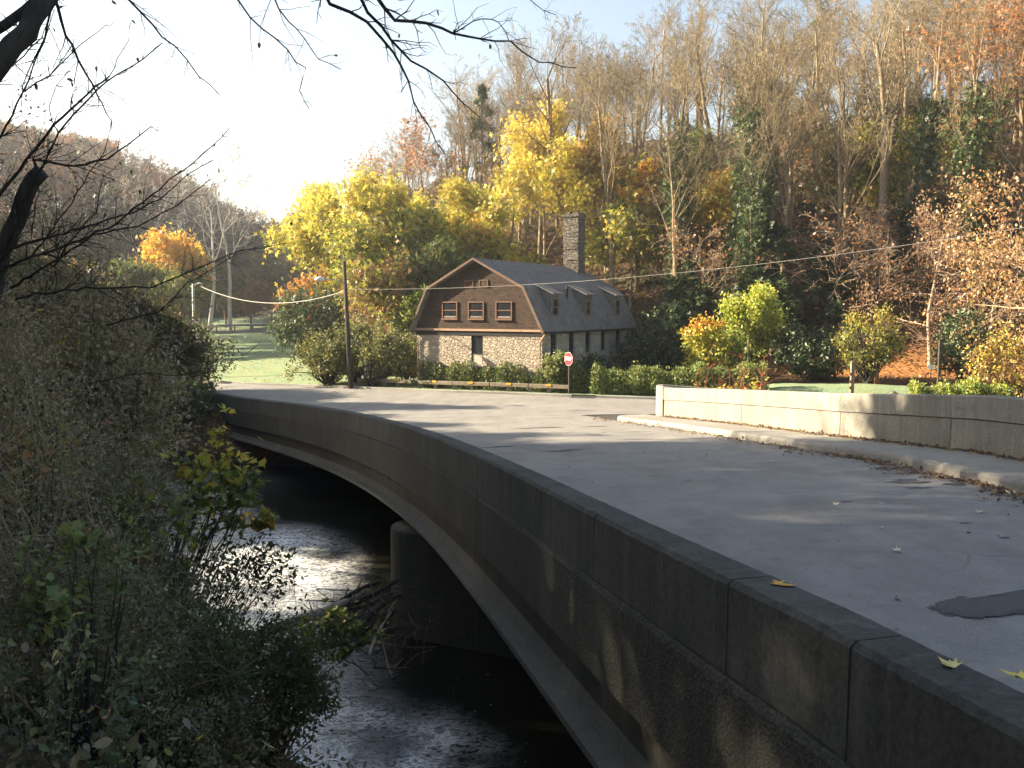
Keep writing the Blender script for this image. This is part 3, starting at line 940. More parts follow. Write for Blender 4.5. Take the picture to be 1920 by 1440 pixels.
# roof: four slopes with thickness, overhanging the gables
OV = .42
def roof_slab(pa, pb, th=.14, y0=-OV, y1=HL + OV):
    (xa, za), (xb, zb) = pa, pb; d = Vector((xb - xa, zb - za)).normalized(); nrm = Vector((-d.y, d.x))
    if nrm.y < 0: nrm = -nrm
    return [(xa, za), (xb, zb), (xb + nrm.x * th, zb + nrm.y * th), (xa + nrm.x * th, za + nrm.y * th)], y0, y1


mb = MB()
EX = HW + .3
out_ = [(-EX, HE - .02), (-BW, HB), (0, HR), (BW, HB), (EX, HE - .02)]
inn = [(EX - .16, HE - .06), (BW - .12, HB - .09), (0, HR - .14), (-BW + .12, HB - .09), (-EX + .16, HE - .06)]
mb.prism(out_ + inn, 'y', -OV, HL + OV)
roof = hp('roof', mb, M_roof, uv=uv_roof)
# rake boards along the front edge
mb = MB()
for s in (-1, 1):
    for (xa, za), (xb, zb) in (((s * EX, HE - .03), (s * BW, HB)), ((s * BW, HB), (0, HR))):
        mb.prism([(xa * .985, za - .11), (xb * .985, zb - .11), (xb * 1.004, zb + .02), (xa * 1.004, za + .02)], 'y', -OV - .035, -OV - .003)
hp('rake_board', mb, M_trim3)
# gutters along both eaves
mb = MB()
for s in (-1, 1): mb.tube([(s * (EX + .05), -OV, HE - .07), (s * (EX + .05), HL + OV, HE - .09)], .065, 8)
hp('gutter', mb, M_shut)
for s in (-1, 1):
    mb = MB(); mb.tube([(s * (EX + .03), -.28, HE - .1), (s * (EX - .02), -.26, HE - .2), (s * (HW - .1), -.1, HE - .62), (s * (HW - .12), -.08, HE - .75), (s * (HW - .12), -.08, -.1)], .055, 8); hp('downspout', mb, M_pipe)
# gable windows
for lx in (-1.95, -.02, 1.95):
    f = MB(); z0, z1, w = 4.42, 5.36, .5
    f.box(lx - w - .07, lx - w, -.11, -.02, z0 - .06, z1 + .07); f.box(lx + w, lx + w + .07, -.11, -.02, z0 - .06, z1 + .07); f.box(lx - w, lx + w, -.11, -.02, z1, z1 + .07); f.box(lx - w - .1, lx + w + .1, -.15, -.021, z0 - .12, z0 - .062); f.box(lx - w, lx + w, -.1, -.02, z0 - .06, z0)
    f.box(lx - w, lx + w, -.09, -.03, (z0 + z1) / 2 - .03, (z0 + z1) / 2 + .03)
    fr = hp('window', f, M_trim)
    p = MB(); p.box(lx - w, lx + w, -.07, -.05, z0, z1); hp('pane', p, M_glass, fr)
    p = MB(); p.box(lx - w + .05, lx + w - .05, -.079, -.074, z0 + .03, z0 + .12); hp('blind', p, M_walk, fr)
for lx in (-.53, .52):
    f = MB(); z0, z1, w = 6.33, 6.68, .27
    f.box(lx - w - .05, lx + w + .05, -.09, -.03, z1, z1 + .05); f.box(lx - w - .05, lx + w + .05, -.09, -.03, z0 - .05, z0); f.box(lx - w - .05, lx - w, -.09, -.03, z0, z1); f.box(lx + w, lx + w + .05, -.09, -.03, z0, z1)
    for k in range(5): f.box(lx - w, lx + w, -.065, -.045, z0 + .035 + k * .065, z0 + .055 + k * .065)
    fr = hp('attic_vent', f, M_trim)
    p = MB(); p.box(lx - w, lx + w, -.05, -.042, z0, z1); hp('louvre_backing', p, M_shut, fr)
# tall window in the stone front with a board below
f = MB(); f.box(-.41, -.36, .03, .14, 1.56, 3.4); f.box(.36, .41, .03, .14, 1.56, 3.4); f.box(-.36, .36, .03, .14, 3.33, 3.4); f.box(-.36, .36, .03, .14, 2.2, 2.27)
fr = hp('front_window', f, M_shut); p = MB(); p.box(-.36, .36, .08, .1, 2.27, 3.33); hp('pane', p, M_glass, fr)
p = MB(); p.box(-.36, .36, .05, .1, 1.56, 2.2); hp('board_panel', p, M_panel, fr); p = MB(); p.box(-.52, .52, -.1, .13, 1.44, 1.553); hp('sill', p, M_stone2, fr)
# dormers with shed roofs on the right slope
for t in (1.95, 6.65, 11.5):
    d = MB(); fx = 4.37; w = .52
    side = [(3.3, 6.2), (fx, 4.36), (fx, 5.86), (3.45, 6.24)]
    d.prism([(3.2, 6.1), (fx, 4.3), (fx, 5.84), (3.42, 6.22)], 'y', t - w, t - w + .06); d.prism([(3.2, 6.1), (fx, 4.3), (fx, 5.84), (3.42, 6.22)], 'y', t + w - .06, t + w)
    d.box(fx - .08, fx, t - w + .06, t - .32, 4.3, 5.84); d.box(fx - .08, fx, t + .32, t + w - .06, 4.3, 5.84); d.box(fx - .08, fx, t - .32, t + .32, 4.3, 4.58); d.box(fx - .08, fx, t - .32, t + .32, 5.6, 5.84)
    dm = hp('dormer', d, M_roof, uv=uv_wall)
    r = MB(); r.prism([(3.2, 6.42), (fx + .2, 5.83), (fx + .2, 5.92), (3.2, 6.52)], 'y', t - w - .14, t + w + .14); hp('dormer_roof', r, M_roof, dm, uv=uv_roof)
    f = MB(); f.box(fx - .05, fx + .03, t - .32, t - .26, 4.58, 5.6); f.box(fx - .05, fx + .03, t + .26, t + .32, 4.58, 5.6); f.box(fx - .05, fx + .03, t - .26, t + .26, 5.54, 5.6); f.box(fx - .05, fx + .05, t - .26, t + .26, 4.58, 4.64); f.box(fx - .04, fx + .02, t - .26, t + .26, 5.06, 5.11)
    f.box(fx - .035, fx - .02, t - .26, t + .26, 4.64, 5.54, 1)
    hp('dormer_window', f, [M_trim, M_glass], dm)
mb = MB(); mb.tube([(3.78, 4.75, 5.55), (3.78, 4.75, 6.3)], .06, 8); mb.tube([(3.78, 4.75, 6.3), (3.78, 4.75, 6.38)], .09, 8); hp('vent_pipe', mb, M_shut)
# chimney with uneven stones: stacked courses
mb = MB(); rnd = random.Random(3); z = 5.6
while z < 11.55:
    h = rnd.uniform(.16, .28); j = lambda: rnd.uniform(-.03, .03)
    mb.box(-.18 + j(), 1.02 + j(), HL - 1.75 + j(), HL - .6 + j(), z, z + h - .003); z += h
mb.box(-.27, 1.1, HL - 1.84, HL - .52, 11.6, 11.78); mb.box(-.1, .35, HL - 1.65, HL - .7, 11.783, 11.93); mb.box(.42, .92, HL - 1.6, HL - .75, 11.783, 11.9)
hp('chimney', mb, M_chim)
# cellar hatch against the right wall
mb = MB(); mb.prism([(HW + .005, 1.7), (HW + 1.9, .15), (HW + 1.9, -.6), (HW + .005, -.6)], 'y', 9.6, 11.6); hp('cellar_hatch', mb, M_roof, uv=uv_roof)

# ================================================================== STREET THINGS
M_red = plain('sign_red', (.55, .02, .03), .45, .12, 4, bump=0)
M_white = plain('sign_white', (.8, .8, .8), .45, .06, 4, bump=0)
M_steel = plain('galvanised_steel', (.3, .31, .32), .45, .2, 5, metal=.6)
M_wood = plain('weathered_timber', (.2, .165, .12), .85, .35, 4, bump=.5)
M_wood2 = plain('brown_post_timber', (.22, .11, .055), .85, .35, 4, bump=.5)
M_polewood = plain('dark_pole_timber', (.055, .045, .037), .9, .35, 4, bump=.5)
M_yel = plain('yellow_reflector', (.6, .36, .05), .5, .2, 8)
M_wire = plain('wire_grey', (.4, .38, .34), .6, .1, 5)
M_light = plain('lamp_shell_white', (.75, .77, .8), .4, .05, 5)

sb = Vector((3.2, 46.6 + 1.6, 0)); sb.z = gz(sb.x, sb.y)
sgn = empty('stop_sign', sb, math.radians(-57)); tag(sgn, 'red octagonal stop sign on a steel post in front of the hedge', 'sign')
R8 = .4; octp = [(R8 * math.cos(PI / 8 + i * PI / 4), 2.02 + R8 * math.sin(PI / 8 + i * PI / 4)) for i in range(8)]
oct2 = [(x * .965, 2.02 + (z - 2.02) * .965) for x, z in octp]
mb = MB(); mb.prism(octp, 'y', -.012, .0, 1); mb.prism(oct2, 'y', -.015, -.0125, 0); mb.build('sign_panel', [M_red, M_white], sgn)
mb = MB(); mb.box(-.035, .035, .002, .05, -.3, 2.2); mb.build('post', M_polewood, sgn)
cu_ = bpy.data.curves.new('lettering', 'FONT'); cu_.body = 'STOP'; cu_.size = .29; cu_.align_x = 'CENTER'; cu_.align_y = 'CENTER'; cu_.extrude = .002; cu_.offset = .006; cu_.materials.append(M_white)
tx = bpy.data.objects.new('lettering', cu_); C.objects.link(tx); bpy.context.view_layer.update()
me = bpy.data.meshes.new_from_object(tx.evaluated_get(bpy.context.evaluated_depsgraph_get())); bpy.data.objects.remove(tx); tx = link('lettering', me, None, sgn); tx.location = (0, -.0185, 2.02); tx.rotation_euler = (PI / 2, 0, 0); tx.scale = (.86, 1.05, 1)

# utility pole with cobra lamp
pb = Vector(((657 - 960) / F * 55.2, 55.2, 0)); pb.z = gz(pb.x, pb.y)
ptop = U(645, 490, Y=55.2)
up_ = empty('utility_pole', pb); tag(up_, 'dark leaning utility pole with a lamp arm among the roadside shrubs', 'utility pole')
v = ptop - pb
mb = MB(); mb.tube([(0, 0, -.5), tuple(v * .5), tuple(v)], [.16, .14, .11], 10); mb.build('pole', M_polewood, up_, smooth=True)
a0 = v * .84; a1 = U(600, 524, Y=54.3) - pb
mb = MB(); mb.tube([tuple(a0), tuple(a0.lerp(a1, .5) + Vector((0, 0, .12))), tuple(a1)], .03, 8); arm = mb.build('lamp_arm', M_steel, up_)
mb = MB(); mb.tube([tuple(a1 + Vector((.25, 0, .02))), tuple(a1 + Vector((0, 0, .05))), tuple(a1 + Vector((-.35, 0, .0)))], [.07, .16, .06], 10); mb.build('lamp', M_light, up_, smooth=True)
# slim pale lamp post at the bend on the left
lb = at(364, 66); lp = empty('lamp_post', lb); tag(lp, 'slim pale street lamp post rising above the bushes at the bend', 'lamp post')
ltop = U(362, 532, Y=66) - lb
mb = MB(); mb.tube([(0, 0, -.4), tuple(ltop)], [.12, .09], 10); mb.build('post', M_wire, lp, smooth=True)
mb = MB(); mb.tube([tuple(ltop * .985), tuple(ltop + Vector((.5, 0, .06))), tuple(ltop + Vector((.7, 0, -.02)))], [.03, .06, .05], 8); mb.build('lamp', M_light, lp)


def wire(name, a, b, sag, r, lab):
    pts = []
    for i in range(25):
        t = i / 24; p = a.lerp(b, t); p.z -= sag * 4 * t * (1 - t); pts.append(tuple(p))
    mb = MB(); mb.tube(pts, r, 5); tag(mb.build(name, M_wire), lab, 'wire')


wire('overhead_wire', U(374, 536, Y=66), U(648, 545, Y=55.2), 1.05, .028, 'thick sagging wire between the slim lamp post and the utility pole')
wire('overhead_wire', U(648, 542, Y=55.2), U(2010, 412, Y=35), .8, .009, 'thin wire from the utility pole across in front of the house roof')

# timber guide rails along the verge
def rail(name, pts, lab):
    b = Vector(pts[0]); root = empty(name, b); tag(root, lab, 'guide rail', 'timber guide rails along the verge')
    for (a, c) in zip(pts[:-1], pts[1:]):
        a, c = Vector(a), Vector(c); d = (c - a); L = d.length; an = math.atan2(d.y, d.x); sl = math.asin(d.z / L)
        Mx = Matrix.Translation(a - b) @ Matrix.Rotation(an, 4, 'Z') @ Matrix.Rotation(-sl, 4, 'Y')
        mb = MB(); mb.box(.02, L - .02, -.1, .1, .28, .5, 0, Mx); rr = mb.build('rail', M_wood, root, bevel=.02)
        mb = MB(); mb.box(L * .5 - .16, L * .5 + .16, -.125, -.104, .4, .53, 0, Mx); mb.build('reflector', M_yel, root)
        for t in (.04, .5):
            p = a - b + d * t; mb = MB(); mb.box(p.x - .12, p.x + .12, p.y - .02, p.y + .22, p.z - .3, p.z + .285); mb.build('post', M_wood, root)


def kpt(x, off): y = float(ykerb(x)) + off; return (x, y, gz(x, y))


rail('timber_rail', [kpt(x, 1.1) for x in (-10.2, -8.3, -6.3)], 'short timber guide rail under the shrubs left of the house')
rail('timber_rail', [kpt(x, 1.0) for x in (-5.9, -3.6, -1.3, 1.0, 3.3)], 'long low timber guide rail in front of the house hedge')

# steel guardrail along the far upper road
root = empty('guard_rail', (-38, 109.4, gz(-38, 109.4))); tag(root, 'distant steel guard rail along the upper road behind the lawn', 'guard rail')
pts = [(x, y - .2, gz(x, y) + .35) for x, y in up]; rel = [tuple(Vector(p) - root.location) for p in pts]
mb = MB(); mb.add(*sweep(rel, [(-.03, .5), (.05, .58), (-.03, .66), (.05, .74), (-.03, .82), (-.08, .66)])); mb.build('beam', M_steel, root)
for i in range(len(rel) - 1):
    for t in np.arange(0, 1, .22):
        p = Vector(rel[i]).lerp(Vector(rel[i + 1]), t); mb = MB(); mb.box(p.x - .08, p.x + .08, p.y + .06, p.y + .2, p.z - .6, p.z + .75); mb.build('post', M_wood, root)

# car, mostly hidden by the bushes at the left bend
M_car = plain('silver_grey_car_paint', (.12, .135, .16), .3, .05, 3, metal=.5)
M_tyre = plain('tyre_rubber', (.02, .02, .02), .9, .2, 8)
M_tail = plain('tail_light_red', (.7, .03, .03), .25, .1, 8)
cb = U(264, 690, Y=74); cb.z = gz(cb.x, cb.y)
cb = Vector((cb.x, cb.y, max(cb.z, 2.2))); car = empty('parked_car', cb, math.radians(12)); tag(car, 'grey car with two red tail lights half hidden behind the bushes', 'car')
prof = [(-2.1, .35), (2.1, .35), (2.15, .7), (1.2, .92), (.6, 1.42), (-1.2, 1.45), (-1.95, .98), (-2.15, .9)]
mb = MB(); mb.prism([(y, z) for y, z in prof], 'x', -.88, .88); mb.build('body', M_car, car, bevel=.06)
mb = MB(); mb.add([(-.7, -1.29, 1.41), (.7, -1.29, 1.41), (.75, -1.93, 1.02), (-.75, -1.93, 1.02)], [(0, 1, 2, 3)]); w = mb.build('rear_window', M_glass, car); w.location = (0, -.02, .02)
for s in (-1, 1):
    mb = MB(); mb.box(s * .7 - .13, s * .7 + .13, -2.17, -2.1, .72, .9); mb.build('tail_light', M_tail, car)
    for yy in (-1.3, 1.35):
        mb = MB(); mb.tube([(s * .9, yy, .32), (s * .7, yy, .32)], .32, 16); mb.build('wheel', M_tyre, car)

# trail post, twin timber posts, brown post and white notice behind the parapet
def post_thing(name, px, Y, h, w, m, lab, cat, extra=None, group=None):
    b = at(px, Y); r = empty(name, b); tag(r, lab, cat, group)
    mb = MB(); mb.box(-w / 2, w / 2, -w / 2, w / 2, -.4, h); mb.build('post', m, r, bevel=.01)
    if extra: extra(r)
    return r


def plaques(r):
    for z in (1.72, 1.35, 1.05):
        mb = MB(); mb.box(-.17, -.02, -.115, -.09, z - .07, z + .07); mb.build('plaque', M_wood2, r)


post_thing('trail_post', 1600, 42, 2.35, .17, M_wood, 'weathered square trail post with small dark plaques behind the parapet', 'post', plaques)
post_thing('timber_post', 1634, 49, 1.15, .2, M_wood2, 'shaded left hand post of the twin brown posts under the small yellow tree', 'post', None, 'twin timber posts')
post_thing('timber_post', 1645, 48.7, 1.2, .24, M_wood2, 'sunlit right hand post of the twin brown posts under the small yellow tree', 'post', None, 'twin timber posts')
post_thing('timber_post', 1763, 46, 2.6, .15, M_polewood, 'tall dark brown post behind the right hedge', 'post')
nb = at(1748, 47); r = empty('notice_sign', nb); tag(r, 'small white notice board beside the tall dark post', 'sign')
mb = MB(); mb.box(-.19, .19, -.01, .01, .98, 1.22); mb.build('board', M_white, r)
mb = MB(); mb.box(-.14, .14, -.014, -.0105, 1.14, 1.16); mb.box(-.14, .1, -.014, -.0105, 1.05, 1.07); mb.build('print', M_steel, r)
mb = MB(); mb.box(-.02, .02, .012, .045, -.3, 1.2); mb.build('post', M_polewood, r)
# boulder on the lawn
import bmesh
bm = bmesh.new(); bmesh.ops.create_icosphere(bm, subdivisions=3, radius=1)
rnd = random.Random(5)
for v_ in bm.verts:
    k = 1 + .18 * math.sin(v_.co.x * 4 + 1) * math.cos(v_.co.y * 3.3) + .12 * math.sin(v_.co.z * 7 + v_.co.x * 5); v_.co *= k; v_.co.z *= .62
me = bpy.data.meshes.new('boulder'); bm.to_mesh(me); bm.free()
M_rock = plain('mossy_rock', (.13, .125, .08), .9, .5, 4, bump=.6)
bo = link('boulder', me, M_rock, None, at(1672, 41.5, .3)); bo.scale = (.75, .6, .8); tag(bo, 'mossy dark boulder on the lawn behind the parapet', 'boulder')

# ================================================================== VEGETATION
def shrub(name, label, ctr, rad, cols, n, size, T=T_OVAL, clumps=40, seed=0, cat='shrub', group=None, mat=None, stem=None, stem_m=None, w=None, sig=.2, base=None, top=None, droop=0.0, flat=0.0, shell=.55):
    """ctr: centre of the foliage; rad: three radii; stems run from the ground to the clumps"""
    rng = np.random.default_rng(seed + 11); ctr = Vector(ctr); rad = np.array(rad if hasattr(rad, '__len__') else (rad,) * 3, float)
    b = Vector(base) if base is not None else Vector((ctr.x, ctr.y, gz(ctr.x, ctr.y)))
    d = rng.normal(size=(clumps, 3)); d /= np.linalg.norm(d, axis=1, keepdims=True)
    k = rng.uniform(shell, 1.0, (clumps, 1)) ** .6 * (1 + rng.normal(0, .17, (clumps, 1)))
    cc = d * k * rad + np.array(ctr - b); keep = cc[:, 2] > .1; cc = cc[keep] if keep.sum() > 4 else np.maximum(cc, .15)
    root = empty(name, b); tag(root, label, cat, group)
    i = rng.integers(0, len(cc), n); sg = sig * rad.mean()
    fine = rng.normal(size=(len(cc) * 6, 3)) * sg * .9; sub = (cc[:, None] + fine.reshape(len(cc), 6, 3)).reshape(-1, 3)
    P = np.where(rng.random((n, 1)) < .75, sub[i * 6 + rng.integers(0, 6, n)] + rng.normal(size=(n, 3)) * sg * .38, cc[i] + rng.normal(size=(n, 3)) * sg)
    P[:, 2] = np.maximum(P[:, 2], .03)
    col = palette(cols, n, rng, .3, w)
    if top is not None:     # leaves turned by the cold at the top
        tcols, t0 = top; hz = (P[:, 2] - (ctr.z - b.z)) / rad[2] + rng.normal(0, .25, n); m_ = hz > t0; col[m_] = palette(tcols, int(m_.sum()), rng, .2)
    S = []; rr = stem or .03
    for c in cc[:min(len(cc), 46)]:
        p0 = np.array([rng.normal(0, .12) * rad[0] * .4, rng.normal(0, .12) * rad[1] * .4, -.1]); mid = p0 * .5 + c * .5 + rng.normal(size=3) * sg * .7 + np.array([0, 0, .12 * rad[2]])
        mid2 = mid * .45 + c * .55 + rng.normal(size=3) * sg * .25
        S += [(*p0, *mid, rr, rr * .7), (*mid, *mid2, rr * .7, rr * .5), (*mid2, *c, rr * .5, rr * .25)]
        if rng.random() < .26:
            e1 = c * 1.05 + rng.normal(size=3) * sg * .8 + np.array([0, 0, sg * 1.2]); e2 = e1 + (e1 - c) * .9 + rng.normal(size=3) * sg * .5; S += [(*c, *e1, rr * .35, rr * .25), (*e1, *e2, rr * .25, rr * .08)]
        for _ in range(9):
            e = c + rng.normal(size=3) * sg * 1.7 + np.array([0, 0, sg * .5]); S.append((*c, *e, rr * .22, rr * .08))
    V, l, s = segs_mesh('s', S, 5); link('stems', np_mesh('stems', V, l, s), stem_m or M_darkbark, root)
    link('foliage', leaf_mesh('foliage', P, size * rng.uniform(.7, 1.25, n), col, T, rng, droop, flat), mat or M_leaf, root)
    return root


def leafy(name, label, px, Y, h, width, cols, n, size, seed, top=None, opt=None, r=.16, T=T_SPRAY, cat='tree', sig=.5, bark=None, base_z=None, droop=.0, group=None, w=None, x=None, dz=0, lean=(0, 0), mat=None, thin=0):
    rng = np.random.default_rng(seed); b = at(px, Y, dz)
    if x is not None: b = Vector((x, Y, gz(x, Y)))
    o = dict(opt or WIDE); o['max'] = 3; o['leaf'] = 2
    S, Tp = tree_segs(seed, h, r, o, lean)
    # fit to the wanted width and height
    mz = Tp[:, 2].max(); mw = np.percentile(np.hypot(Tp[:, 0], Tp[:, 1]), 92); kx, kz = width / 2 / mw, h / mz
    S[:, [0, 1, 3, 4]] *= kx; S[:, [2, 5]] *= kz; Tp = Tp * np.array([kx, kx, kz])
    if thin: Tp = Tp[rng.random(len(Tp)) > thin]
    P = crown_points(Tp, n, sig, rng); col = palette(cols, n, rng, .22, w)
    if top is not None:
        tc, t0, soft = top; f = P[:, 2] / h + rng.normal(0, soft, n) + .12 * np.sin(P[:, 0] * 1.3 + seed) * np.cos(P[:, 1] * 1.1); m_ = f > t0; col[m_] = palette(tc, int(m_.sum()), rng, .18)
    lm = leaf_mesh('crown', P, size * rng.uniform(.7, 1.3, n), col, T, rng, droop, 0)
    return make_tree(name, S, bark or M_bark, None, 1, b, label, cat, group, lm, mat or M_leaf)


# ---- bare woodland trees on the right hill: a few grown shapes, copied
protos = []
for i in range(7):
    S, T_ = tree_segs(200 + i, 21 + (i % 3), .25 + .04 * (i % 3), dict(WOOD, tap=[.62, .8, .8, .7, .5], kids=[13, 6, 5, 4], start=[.38 + .04 * (i % 3), .22, .15, .1], ang=[29 + 3 * (i % 3), 32, 35, 38]), (random.Random(i).uniform(-.06, .06), 0))
    protos.append((S, T_))
GRP = 'bare trees of the hillside wood'
LAB = 'tall bare brown tree in the dense wood on the hillside'
roots = [None] * 7
rnd = random.Random(42); placed = []; cnt = 0
spots = []
for k in range(4000):
    if len(spots) >= 104: break
    Y = rnd.uniform(62, 122); px = rnd.uniform(860, 2050) if rnd.random() < .85 else rnd.uniform(700, 900)
    x = (px - 960) / F * Y; hbv = float(ip(x, HBX, HBY))
    if Y < hbv + 3 or Y > hbv + 52: continue
    if px < 900 and Y < 84: continue
    if any((x - a) ** 2 + (Y - b) ** 2 < 8.5 for a, b in spots): continue
    spots.append((x, Y))
for i, (x, Y) in enumerate(sorted(spots, key=lambda s: s[1])):
    k = i % 7; sc = rnd.uniform(.78, 1.08) if Y < 82 else rnd.uniform(.68, .98); loc = (x, Y, gz(x, Y)); px = 960 + x / Y * F
    if px < 960: sc *= .92
    if roots[k] is None:
        S, T_ = protos[k]; roots[k] = make_tree('bare_tree', S, M_bark, M_twig, 1, loc, LAB, 'tree', GRP); roots[k].rotation_euler = (0, 0, rnd.uniform(0, 6.28)); roots[k].scale = (sc,) * 3
    else:
        dup(roots[k], loc, rnd.uniform(0, 6.28), sc, LAB, GRP)
print('hill trees', len(spots))

# ---- distant woods: stuff
SKX, SKY = [-300, 0, 70, 150, 250, 330, 400, 460, 520, 560, 610, 700, 1000], [225, 245, 250, 268, 278, 292, 325, 362, 392, 408, 412, 380, 300]   # rough ridge line of the far hills
def woods(name, spots, seed, hts, leaf_cols, twig_m, leaf_frac=.5, ln=260, lsize=.7, top_rust=None, rmin=.05, kids=(8, 5, 4), maxl=3, mats=None, ridge=False):
    rnd = random.Random(seed); rng = np.random.default_rng(seed)
    vs = []
    for i in range(5):
        o = dict(WOOD, kids=[kids[0], kids[1], kids[2], 2], max=maxl, leaf=2, rmin=rmin, seg=[6, 4, 3, 2, 2]); vs.append(tree_segs(seed + i, 16, .22, o))
    SS = []; LP = []
    for (x, y) in spots:
        S, T_ = vs[rnd.randrange(5)]; ht = rnd.uniform(*hts)
        sky_ = ZC + (577 - float(ip(960 + x / y * F, SKX, SKY))) / F * y - gz(x, y) if ridge else 99
        if sky_ < 4: continue
        k = min(ht, sky_) / 16; a = rnd.uniform(0, 6.28); c, s = math.cos(a) * k, math.sin(a) * k; z = gz(x, y)
        Q = S[:, :8].copy()
        for o in (0, 3):
            X_, Y_ = S[:, o] * c - S[:, o + 1] * s, S[:, o] * s + S[:, o + 1] * c; Q[:, o] = X_ + x; Q[:, o + 1] = Y_ + y; Q[:, o + 2] = S[:, o + 2] * k + z
        SS.append(Q)
        if rnd.random() < leaf_frac:
            P = crown_points(T_, ln, .5, rng); P = np.stack([P[:, 0] * c - P[:, 1] * s + x, P[:, 0] * s + P[:, 1] * c + y, P[:, 2] * k + z], 1)
            base = leaf_cols[rnd.randrange(len(leaf_cols))]
            if top_rust and ht > sky_ - 5 and rnd.random() < .7: base = [(.17, .085, .05), (.21, .1, .045), (.13, .08, .05)][rnd.randrange(3)]
            LP.append((P, palette([base], ln, rng, .3)))
    V, l, s = segs_mesh('w', np.concatenate(SS), 3)
    col = np.tile(np.array([[.1, .085, .07]]), (len(V), 1)); P = np.concatenate([p for p, _ in LP]); cc = np.concatenate([c for _, c in LP])
    A = leaf_arrays(P, lsize * rng.uniform(.6, 1.3, len(P)), cc, T_SPRAY, rng)
    V2, l2, s2, c2 = join_arrays([(V, l, s, col), A])
    return tag(link(name, np_mesh(name, V2, l2, s2, c2), M_leaf), kind='stuff')


rnd = random.Random(9); sp = []
for k in range(9000):
    if len(sp) >= 390: break
    y = rnd.uniform(105, 330); px = rnd.uniform(-160, 640); x = (px - 960) / F * y
    xb = float(ip(y, [-20, 20, 60, 90, 130, 200, 300, 420], [-60, -58, -58, -58, -56, -46, -34, -20]))
    if xb - x < -4 or xb - x > 80: continue
    if any((x - a) ** 2 + (y - b) ** 2 < 12 for a, b in sp): continue
    sp.append((x, y))
woods('left_hill_woods', sp, 31, (13, 21), [(.07, .06, .045), (.09, .072, .05), (.065, .06, .042), (.11, .075, .045), (.07, .07, .04), (.06, .06, .035), (.13, .08, .045)], M_bark, .85, 260, .8, top_rust=1, ridge=True)
sp = []
for k in range(4000):
    if len(sp) >= 120: break
    y = rnd.uniform(150, 320); px = rnd.uniform(440, 860); x = (px - 960) / F * y
    if any((x - a) ** 2 + (y - b) ** 2 < 14 for a, b in sp): continue
    sp.append((x, y))
woods('valley_woods', sp, 37, (10, 15), [(.1, .075, .045), (.08, .07, .045), (.07, .07, .04), (.08, .08, .045), (.14, .085, .045)], M_bark, .9, 240, .9, ridge=True)
sp = []
for k in range(4000):
    if len(sp) >= 46: break
    y = rnd.uniform(110, 165); px = rnd.uniform(840, 2000); x = (px - 960) / F * y
    if any((x - a) ** 2 + (y - b) ** 2 < 14 for a, b in sp): continue
    sp.append((x, y))
woods('ridge_woods', sp, 41, (11, 16), [BRN, (.2, .14, .07), RUST], M_bark, .22, 160, .5, rmin=.022, kids=(12, 7, 5))
# wooded bank beside the photographer, which keeps the foreground in shade
sp = []
for k in range(4000):
    if len(sp) >= 46: break
    x = rnd.uniform(-52, -13); y = rnd.uniform(-14, 31)
    if x > -.66 * y - 6.5: continue
    if y > 26 - (x + 25) * .2: continue
    if any((x - a) ** 2 + (y - b) ** 2 < 16 for a, b in sp): continue
    sp.append((x, y))
woods('bank_woods', sp, 47, (19, 26), [BRN, OLV, (.14, .12, .05), RUST], M_bark, .97, 1700, .75, rmin=.03, kids=(10, 6, 5))

# ---- yellow and green maples behind and beside the house
YG = [GRN, YGR, OLV]
leafy('maple_tree', 'golden yellow maple nearest the valley, left of the utility pole top', 655, 71, 14.8, 10.5, [GRN, YGR, OLV, YEL2], 18000, .32, 301, ([YEL, YEL2, YGR], .62, .18))
leafy('maple_tree', 'broad yellow maple with green lower crown left of the house roof', 735, 69, 15.2, 11.5, [GRN, DGR, OLV, YGR], 21000, .32, 302, ([YEL, YEL2, YGR], .68, .18))
leafy('maple_tree', 'bright yellow maple just above the left end of the house roof', 858, 73, 15.0, 10.0, [YGR, GRN, YEL2], 16000, .32, 303, ([YEL, YEL2, YGR], .58, .18))
leafy('maple_tree', 'tall sparse golden maple rising above the roof ridge left of the chimney', 1020, 78, 18.5, 8.5, [YEL2, YGR, YEL], 9500, .34, 304, ([YEL, YEL2], .72, .15), thin=.3)
leafy('maple_tree', 'green and yellow tree behind the roof ridge', 935, 71, 11.5, 9.0, [GRN, DGR, YGR, OLV], 12000, .33, 305, ([YEL2, YGR, ORG], .75, .14))
leafy('maple_tree', 'yellow green tree just right of the chimney', 1135, 80, 14, 8.5, [YGR, OLV, YEL2, GRN], 9000, .34, 306, ([YEL2, ORG], .7, .2), thin=.2)
leafy('maple_tree', 'dark green tree in the gap between two yellow maples', 800, 65, 9.5, 6.5, [DGR, GRN, OLV], 6500, .36, 307)
leafy('maple_tree', 'orange leaved tree low on the hill behind the ivy trees', 1235, 76, 10.5, 7, [GOLD, ORG, YEL2, OLV], 3600, .42, 308, thin=.4)
leafy('maple_tree', 'small orange tree at the valley edge beside the yellow maple', 583, 82, 7.5, 5, [ORG, RUST, GOLD, OLV], 3600, .4, 309)
leafy('maple_tree', 'pale green gold tree on the hillside right of centre', 1672, 70, 9, 6, [YGR, OLV, YEL2], 3000, .4, 310, thin=.3)
leafy('maple_tree', 'brown leaved slender tree standing before the yellow maples', 705, 62, 9.0, 4.6, [BRN, OLV, YGR, COP], 3600, .32, 311, thin=.3, bark=M_tanbark)
